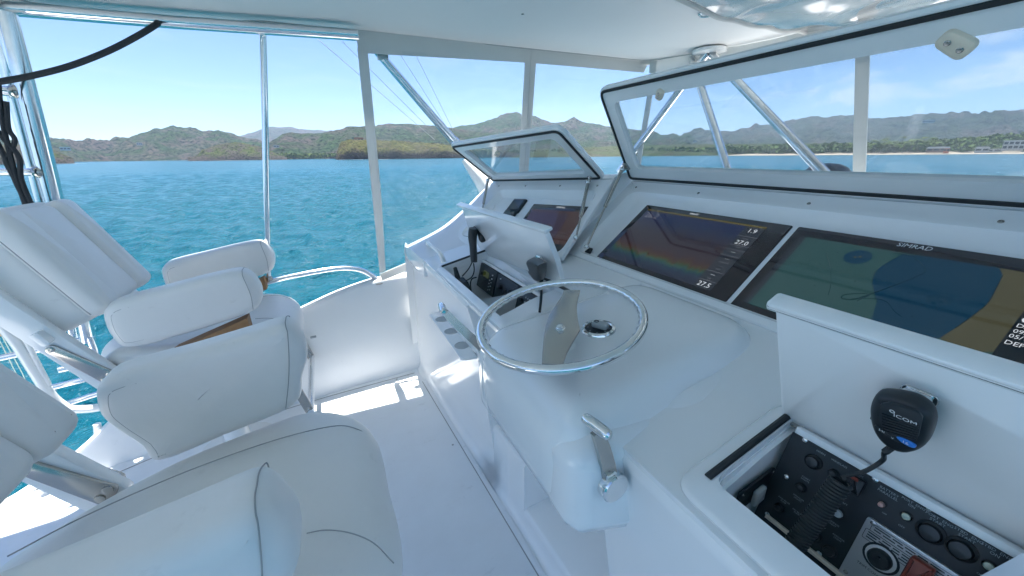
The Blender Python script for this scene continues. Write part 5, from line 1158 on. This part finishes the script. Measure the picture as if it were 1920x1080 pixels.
# ================================================================== hardtop, frame and curtains
HZ = 2.125
ht = thing('hardtop', (.3, .7, HZ), 'pale grey padded hardtop ceiling over the helm', 'hardtop')
mb = MB(); ho = roundpoly([(-2.15, -1.1), (2.36, -1.1), (2.62, -.4), (2.70, .7), (2.58, 1.7), (2.30, 2.36), (-.12, 2.50), (-.34, 2.63), (-1.0, 2.63), (-1.15, 2.32), (-2.15, 2.27)], [.05, .2, .4, .6, .5, .25, .15, .12, .12, .12, .05], 5)  # port flare, notch and cut-back aft end shaped for shade and sun bounce
mb.prism(XY(0), ho, HZ, HZ + .10, .02); mb.build('ceiling', M['ceiling'], ht)
mb = MB(); mb.frame(XY(0), inset(ho, -.03), inset(ho, .012), HZ - .022, HZ + .07, .008); mb.build('edge_trim', M['curtain'], ht)
mb = MB(); P = [Vector((a, b_, HZ - .002)) for a, b_ in inset(ho, .05)]; mb.tube(P, .0035, 5, True); mb.build('piping', M['grey'], ht)
mb = MB(); q = PZ(980, 26, HZ); mb.lathe(Fr((q.x, q.y, HZ + .002), (1, 0, 0), (0, -1, 0)), [(.007, 0), (.007, .004), (.0005, .005)], 8); mb.build('snap_stud', M['steel'], ht)
q = PZ(1326, 24, HZ); dl = thing('ceiling_light', (q.x, q.y, HZ), 'small round chrome light set in the grey ceiling', 'ceiling light')
mb = MB(); mb.lathe(Fr((q.x, q.y, HZ), (1, 0, 0), (0, -1, 0)), [(.040, -.002), (.040, .005), (.034, .010), (.026, .009), (.025, .004)], 24); mb.build('ring', M['chrome'], dl); mb = MB(); mb.lathe(Fr((q.x, q.y, HZ), (1, 0, 0), (0, -1, 0)), [(.026, .0), (.026, .005), (.0005, .006)], 20); mb.build('lens', M['white'], dl)
# rolled clear curtain stowed under the ceiling
RC = HZ - .05
b0 = [PZ(1408, -8, RC), PZ(1440, 22, RC), PZ(1490, 48, RC), PZ(1548, 68, RC)]
rcu = thing('stowed_curtain', b0[1], 'crumpled clear vinyl curtain rolled up under the ceiling above the long hatch', 'curtain')
def rolled(u, v):
    x = 1.35 + 1.25 * u; y = 1.28 - 2.0 * v + .16 * u
    if v < .12: y += .0
    z = RC + .028 * noise.noise(Vector((x * 2.2, y * 2.6, 3))) + .016 * noise.noise(Vector((x * 5, y * 7, 9))) + .02 * sin(y * 9 + x * 3)
    return Vector((x, y, min(z, HZ - .012)))
mb = MB(); mb.grid(rolled, 46, 60); mb.build('pane', M['rolled'], rcu, 180)
mb = MB(); mb.tube([rolled(k / 20, 0) for k in range(21)], .011, 8); mb.build('welt', M['curtain'], rcu)
mb = MB(); mb.tube([rolled(1, k / 20) for k in range(21)], .011, 8); mb.build('welt', M['curtain'], rcu)

# side tubes
fm = thing('tube_frame', (-1.0, 2.45, 0), 'polished aluminium tube frame carrying the hardtop on the port side', 'tube frame')
TZ = 2.075
def tb(pts, r, m='alu', name='tube', par=fm, n=12, sm=0): mb = MB(); mb.tube(smooth(pts, sm) if sm else [Vector(p) for p in pts], r, n); return mb.build(name, M[m], par)
tb([PZ(-160, -1, TZ), PZ(0, 15, TZ), PZ(330, 42, TZ), PZ(672, 66, TZ)], .026, 'alu', 'top_rail')
tb([PY(12, 22, 2.45), PY(48, 160, 2.46), PY(88, 315, 2.47), PY(122, 455, 2.48), PY(140, 530, 2.48), PY(165, 640, 2.48)], .030, 'alu', 'post')
tb([PY(-24, 30, 2.50), PY(-4, 60, 2.50), PY(22, 160, 2.52), PY(62, 310, 2.53), PY(98, 452, 2.53), PY(140, 640, 2.53)], .022, 'alu', 'post')
tb([PY(-30, -10, 2.45), PY(8, 60, 2.45), PY(32, 132, 2.46), PY(45, 150, 2.46)], .020, 'alu', 'brace')
tb([PY(-80, 163, 2.45), PY(30, 172, 2.46)], .019, 'alu', 'rung'); tb([PY(-80, 322, 2.46), PY(74, 323, 2.47)], .016, 'alu', 'rung')
for px, py in ((30, 172), (74, 323)):
    q = PY(px, py, 2.46); mb = MB(); mb.ball(q, .026, 12, 8); mb.build('weld_collar', M['steel'], fm)
pole = thing('support_pole', (-.33, 2.5, .75), 'thin upright aluminium pole rising from the coaming rail to the hardtop', 'pole')
mb = MB(); mb.tube([PY(493.5, 62, 2.44), PY(498, 280, 2.475), PY(503.5, 522, 2.505)], .0150, 14); mb.build('tube', M['alu'], pole)
mb = MB(); q = PY(503.5, 522, 2.505); mb.lathe(Fr(q, (1, 0, 0), (0, 1, 0)), [(.022, -.01), (.022, .012), (.016, .016)], 14); mb.build('foot', M['steel'], pole)
# aft side rails
ar = thing('stern_rail', (-1.4, 2.42, 0), 'horizontal aluminium rails at the stern below the chair backs', 'rail')
for pts in (((-60, 688), (0, 672), (78, 655), (175, 632)), ((-40, 772), (17, 754), (75, 732), (150, 714), (215, 697)), ((20, 790), (61, 779), (117, 760), (170, 743), (240, 722)), ((110, 694), (160, 683), (185, 672), (240, 660))):
    mb = MB(); mb.tube([PY(x, y, 2.42 + .02 * i) for i, (x, y) in enumerate(pts)], .0155, 12); mb.build('tube', M['alu'], ar)
mb = MB(); q = PY(167, 640, 2.47); mb.tube([PY(168, 632, 2.47), PY(176, 652, 2.47), PY(182, 680, 2.47)], .018, 10); mb.build('tube', M['alu'], ar)
lr_ = thing('ladder_rail', (-1.3, 2.36, .3), 'white bent tube rail of the ladder at the stern', 'rail')
tb([PY(-30, 565, 2.36), PY(0, 604, 2.36), PY(32, 645, 2.36), PY(62, 692, 2.36), PY(90, 735, 2.36), PY(112, 757, 2.37), PY(140, 767, 2.38), (-1.16, 2.40, .295), (-1.0, 2.43, .33)], .021, 'whitepipe', 'tube', lr_, 12, 5)
tb([PY(20, 612, 2.36), PY(44, 632, 2.36), PY(70, 680, 2.36), PY(92, 722, 2.36)], .010, 'whitepipe', 'tube', lr_, 10, 4)
mb = MB(); mb.tube([PY(182, 795, 2.36), PY(184, 812, 2.36), PY(190, 835, 2.34)], .016, 10); mb.build('tube', M['whitepipe'], lr_)
ln = thing('fishing_line', (-1.5, 2.7, 0), 'pair of pale fishing lines running down past the stern rails', 'line')
for pts in (((-20, 600), (30, 700), (62, 775), (86, 830), (130, 880)), ((-10, 605), (42, 700), (72, 770), (98, 835))):
    mb = MB(); mb.tube([PY(x, y, 2.75) for x, y in pts], .0022, 5); mb.build('strand', M['yarn'], ln)
rd = thing('rod_butt', PY(4, 620, 2.6), 'tan cork rod butt showing at the left edge', 'fishing rod'); mb = MB(); mb.tube([PY(-60, 628, 2.6), PY(-10, 621, 2.6), PY(11, 618, 2.6)], [.03, .032, .026], 12); mb.build('grip', M['rod'], rd)
# black cable and straps
cb_ = MB(); cb_.tube(smooth([PY(-120, 165, 2.35), PY(-50, 161, 2.35), PY(0, 153, 2.35), PY(60, 142, 2.35), PY(130, 124, 2.35), PY(200, 97, 2.35), PY(255, 69, 2.35), PY(291, 47, 2.37), PY(296, 41, 2.45)], 6), .0115, 10)
tag(cb_.build('rope', M['rope']), 'thick black rope sagging from the top rail to the left post', 'rope')
st_ = thing('strap_bundle', PY(40, 300, 2.38), 'bundle of black straps knotted and hanging on the left post', 'straps')
for pts, r in ((((-4, 150), (2, 210), (14, 270), (30, 330), (48, 385), (60, 400)), .0085), (((-12, 235), (8, 262), (26, 280), (37, 300), (40, 335), (58, 380), (68, 395)), .0085), (((12, 190), (16, 240), (28, 262), (20, 285), (10, 300), (24, 330)), .008), (((56, 392), (62, 410), (72, 420)), .010), (((64, 388), (80, 386), (90, 398), (93, 415), (95, 432)), .0085), (((-8, 262), (12, 300), (34, 350), (52, 384)), .009)):
    mb = MB(); mb.tube(smooth([PY(x, y, 2.38) for x, y in pts], 5), r, 9); mb.build('strap', M['rope'], st_)
mb = MB(); mb.ball(PY(62, 392, 2.37), .020, 12, 8, (1, .8, .8)); mb.build('knot', M['rope'], st_)

# port side curtain
CYs = lambda x, z: 2.49 - (z - .75) * .06 - max(0, x - .4) * .035
def CP(px, py, y=2.42):
    q = PY(px, py, y)
    for _ in range(4): q = PY(px, py, CYs(q.x, q.z))
    return q
cu = thing('side_curtain', (.3, 2.45, .75), 'clear vinyl side curtain with white borders on the port side', 'curtain')
def slab(pts3, t, m, name, par):
    a, b_, c = pts3[0], pts3[1], pts3[-1]; f = Fr(a, b_ - a, c - a); P = [((p - a).dot(f.u), (p - a).dot(f.v)) for p in pts3]; mb = MB(); mb.prism(f, P, -t / 2, t / 2); return mb.build(name, m, par)
def sheet(ptsA, ptsB, t, m, name, par, n=10, wr=0.0):
    mb = MB(); A = smooth(ptsA, n); B = smooth(ptsB, n); cnt = min(len(A), len(B)); R0, R1 = [], []
    def row(k, w): 
        q = A[k].lerp(B[k], w); return q
    grid_ = [[row(k, w / 8) for k in range(cnt)] for w in range(9)]
    nrm = (A[-1] - A[0]).cross(B[0] - A[0]).normalized()
    if wr: grid_ = [[q + nrm * wr * noise.noise(q * 6) for q in rw] for rw in grid_]
    F_ = [[q + nrm * t / 2 for q in rw] for rw in grid_]; K_ = [[q - nrm * t / 2 for q in rw] for rw in grid_]
    mb.rings(F_, False); mb.rings(K_, False)
    for side in (0, -1): mb.rings([[r[side] for r in F_], [r[side] for r in K_]], False)
    mb.rings([F_[0], K_[0]], False); mb.rings([F_[-1], K_[-1]], False); return mb.build(name, m, par, 50)
sheet([CP(667, 56), CP(998, 86), CP(1219, 108)], [CP(672, 99), CP(990, 118), CP(1207, 136)], .006, M['curtain'], 'valance', cu, 8, .004)
sheet([CP(670, 90), CP(697, 360), CP(712, 512)], [CP(689, 92), CP(714, 360), CP(723, 506)], .006, M['curtain'], 'edge_strip', cu)
sheet([CP(985, 100), CP(978, 230), CP(968, 420)], [CP(1006, 102), CP(997, 230), CP(984, 420)], .005, M['curtain'], 'zip_strip', cu)
sheet([CP(996, 86), CP(988, 230), CP(977, 420)], [CP(1002, 86), CP(993, 230), CP(981, 420)], .011, M['curtain'], 'zip_strip', cu)
sheet([CP(712, 514), CP(740, 502), CP(772, 488)], [CP(716, 526), CP(742, 516), CP(772, 504)], .008, M['curtain'], 'hem', cu)
pan_ = [CP(686, 92), CP(1218, 125), CP(1180, 290), CP(1150, 380), CP(985, 352), CP(925, 352), CP(850, 425), CP(770, 492), CP(722, 510)]
mb = MB(); 
def cpane(u, v):
    x0 = CP(686 + (1214 - 686) * u, 92 + 34 * u); x1 = CP(722 + (1165 - 722) * u, 508 - 150 * min(1, u * 2.2) - 10 * u); q = x0.lerp(x1, v); return q + Vector((0, .012 * noise.noise(q * 2.5), 0))
mb.grid(cpane, 24, 16); mb.build('pane', M['clear'], cu, 180)
# front curtain: clear panes between white zips in front of the console
fc = thing('front_curtain', (2.3, .7, 1.36), 'clear vinyl front curtain with white zip strips', 'curtain')
def FX(y): t = (y - .7) / 1.6; return 2.30 + .34 * (1 - t * t)
def fpane(u, v):
    y = 2.30 - 3.3 * u; xt = FX(y); z = 2.12 - .76 * v; return Vector((xt + (.34 * max(0, 1 - ((y - .7) / 1.6) ** 2) - .10) * v + .02 * noise.noise(Vector((y * 2, z * 1.2, 1))) + .018 * sin(y * 11) * sin(pi * v) ** .5, y, z))
mb = MB(); mb.grid(fpane, 70, 16); mb.build('pane', M['clear'], fc, 180)
def fstrip(y0_, w, name='zip_strip', y1=None):
    mb = MB(); R = []
    for k in range(9): y = y0_ + ((y1 if y1 is not None else y0_) - y0_) * k / 8; q = fpane((2.30 - y) / 3.3, k / 8); q.y = y; R.append([q + Vector((-.006, w, 0)), q + Vector((-.006, -w, 0)), q + Vector((.004, -w, 0)), q + Vector((.004, w, 0))])
    mb.rings(R); return mb.build(name, M['curtain'], fc, 50)
fstrip(2.275, .022); fstrip(1.20, .030, y1=1.13); fstrip(-.05, .03)
mb = MB(); R = []
for k in range(24):
    u = k / 23; q = fpane(u, 0); b1_ = fpane(u, .10); w = .010 * sin(k * 1.9) + .008 * sin(k * 4.1); R.append([q + Vector((-.02 + w, 0, 0)), q.lerp(b1_, .5) + Vector((-.02 - w, 0, 0)), b1_ + Vector((-.012 + w * .5, 0, 0))])
mb.rings(R, False); mb.build('valance', M['curtain'], fc, 60)
# V-shaped hardtop supports
vb = thing('v_brace', (2.3, 1.7, 1.36), 'aluminium tube brace spreading from the ceiling plate behind the long hatch', 'brace')
ft = PZ(1330, 97, 2.105)
mb = MB(); mb.lathe(Fr(ft, (1, 0, 0), (0, -1, 0)), [(.10, -.012), (.10, .004), (.085, .010), (.0005, .011)], 28); mb.build('ceiling_plate', M['whitepipe'], vb)
for top_, bot in (((1318, 112), PX(1160, 322, 2.18)), ((1342, 150), PX(1376, 355, 2.12)), ((1346, 112), PX(1556, 336, 2.2))):
    a = PZ(top_[0], top_[1] - 6, 2.09); a = ft + Vector((.02 if top_[0] > 1340 else 0, (ft.y - a.y) * -.3, -.008)); mb = MB(); mb.tube([a, a.lerp(bot, .5), bot], .0235, 14); mb.build('tube', M['alu'], vb)
# outrigger pole seen through the side curtain
og = thing('outrigger', PY(860, 272, 2.62), 'aluminium outrigger pole slanting down outside the port curtain', 'outrigger')
mb = MB(); mb.tube([PY(711, 100, 2.60), PY(785, 186, 2.62), PY(857, 268, 2.64)], .021, 14); mb.build('tube', M['alu'], og)
mb = MB(); mb.tube([PY(704, 100, 2.60), PY(780, 190, 2.62), PY(846, 268, 2.64)], .008, 8); mb.build('stay', M['alu'], og)
mb = MB(); mb.box(PY(717, 104, 2.60), (.06, .04, .05), .008); mb.build('upper_bracket', M['steel'], og)
mb = MB(); mb.tube([PY(852, 263, 2.64), PY(862, 274, 2.64)], .028, 14); mb.build('collar', M['alu'], og)
mb = MB(); q = [PY(870, 300, 2.62), PY(880, 312, 2.60), PY(898, 333, 2.58), PY(916, 358, 2.55)]; mb.tube(q, [.02, .032, .05, .07], 14); mb.build('base', M['whitepipe'], og)
rg = thing('rigging_line', PY(700, 200, 3.6), 'thin outrigger lines crossing the sky outside the curtain', 'line')
for p, q in (((590, 68), (815, 262)), ((640, 76), (800, 236)), ((748, 98), (845, 250)), ((780, 104), (850, 245))):
    mb = MB(); mb.tube([PY(*p, 3.6), PY(*q, 4.2)], .0024, 5); mb.build('strand', M['grey'], rg)
# dark dome on the foredeck ahead of the console
dq = PX(1535, 335, 2.55); dm = thing('searchlight_dome', (2.55, dq.y, 1.33), 'dark rounded dome ahead of the console below the front curtain', 'dome')
mb = MB(); mb.lathe(Fr((2.62, dq.y, 1.28), (1, 0, 0), (0, 1, 0)), [(.12, 0), (.125, .06), (.115, .10), (.09, .13), (.05, .15), (.0005, .155)], 28); mb.build('cover', mat('dome_shell', (.05, .055, .06), .35), dm)
mb = MB(); mb.box((2.60, dq.y - .145, 1.375), (.03, .05, .025), .005); mb.build('knob', M['black'], dm)
mb = MB(); mb.lathe(Fr((2.62, dq.y, 1.24), (1, 0, 0), (0, 1, 0)), [(.13, 0), (.13, .05), (.12, .055)], 24); mb.build('base', M['whitepipe'], dm)
# unseen bow and cockpit decks of the boat, added to bounce sunlight inside
mb = MB(); mb.prism(XY(0), roundpoly([(3.2, -1.4), (7.0, -1.25), (10.5, .1), (11.6, .7), (10.5, 1.3), (7.0, 2.65), (3.2, 2.8)], .3, 5), -2.2, -.35, .08); tag(mb.build('bow_deck', G), 'unseen white bow deck raised to bounce sunlight', None, None, 'structure')
mb = MB(); mb.prism(XY(0), roundpoly([(-8.2, -1.3), (-3.3, -1.4), (-3.3, 2.3), (-8.2, 2.2)], .2, 4), -3.8, -2.9, .08); tag(mb.build('cockpit_deck', G), 'unseen white cockpit deck added to bounce sunlight', None, None, 'structure')
# foredeck and outer hull under the curtain so that nothing floats
mb = MB(); mb.prism(XY(0), roundpoly([(2.25, -1.0), (3.4, -.6), (3.7, .7), (3.4, 1.9), (2.25, 2.35)], .3, 5), .6, 1.24, .05); tag(mb.build('foredeck', G), 'white moulded deck ahead of the console', None, None, 'structure')
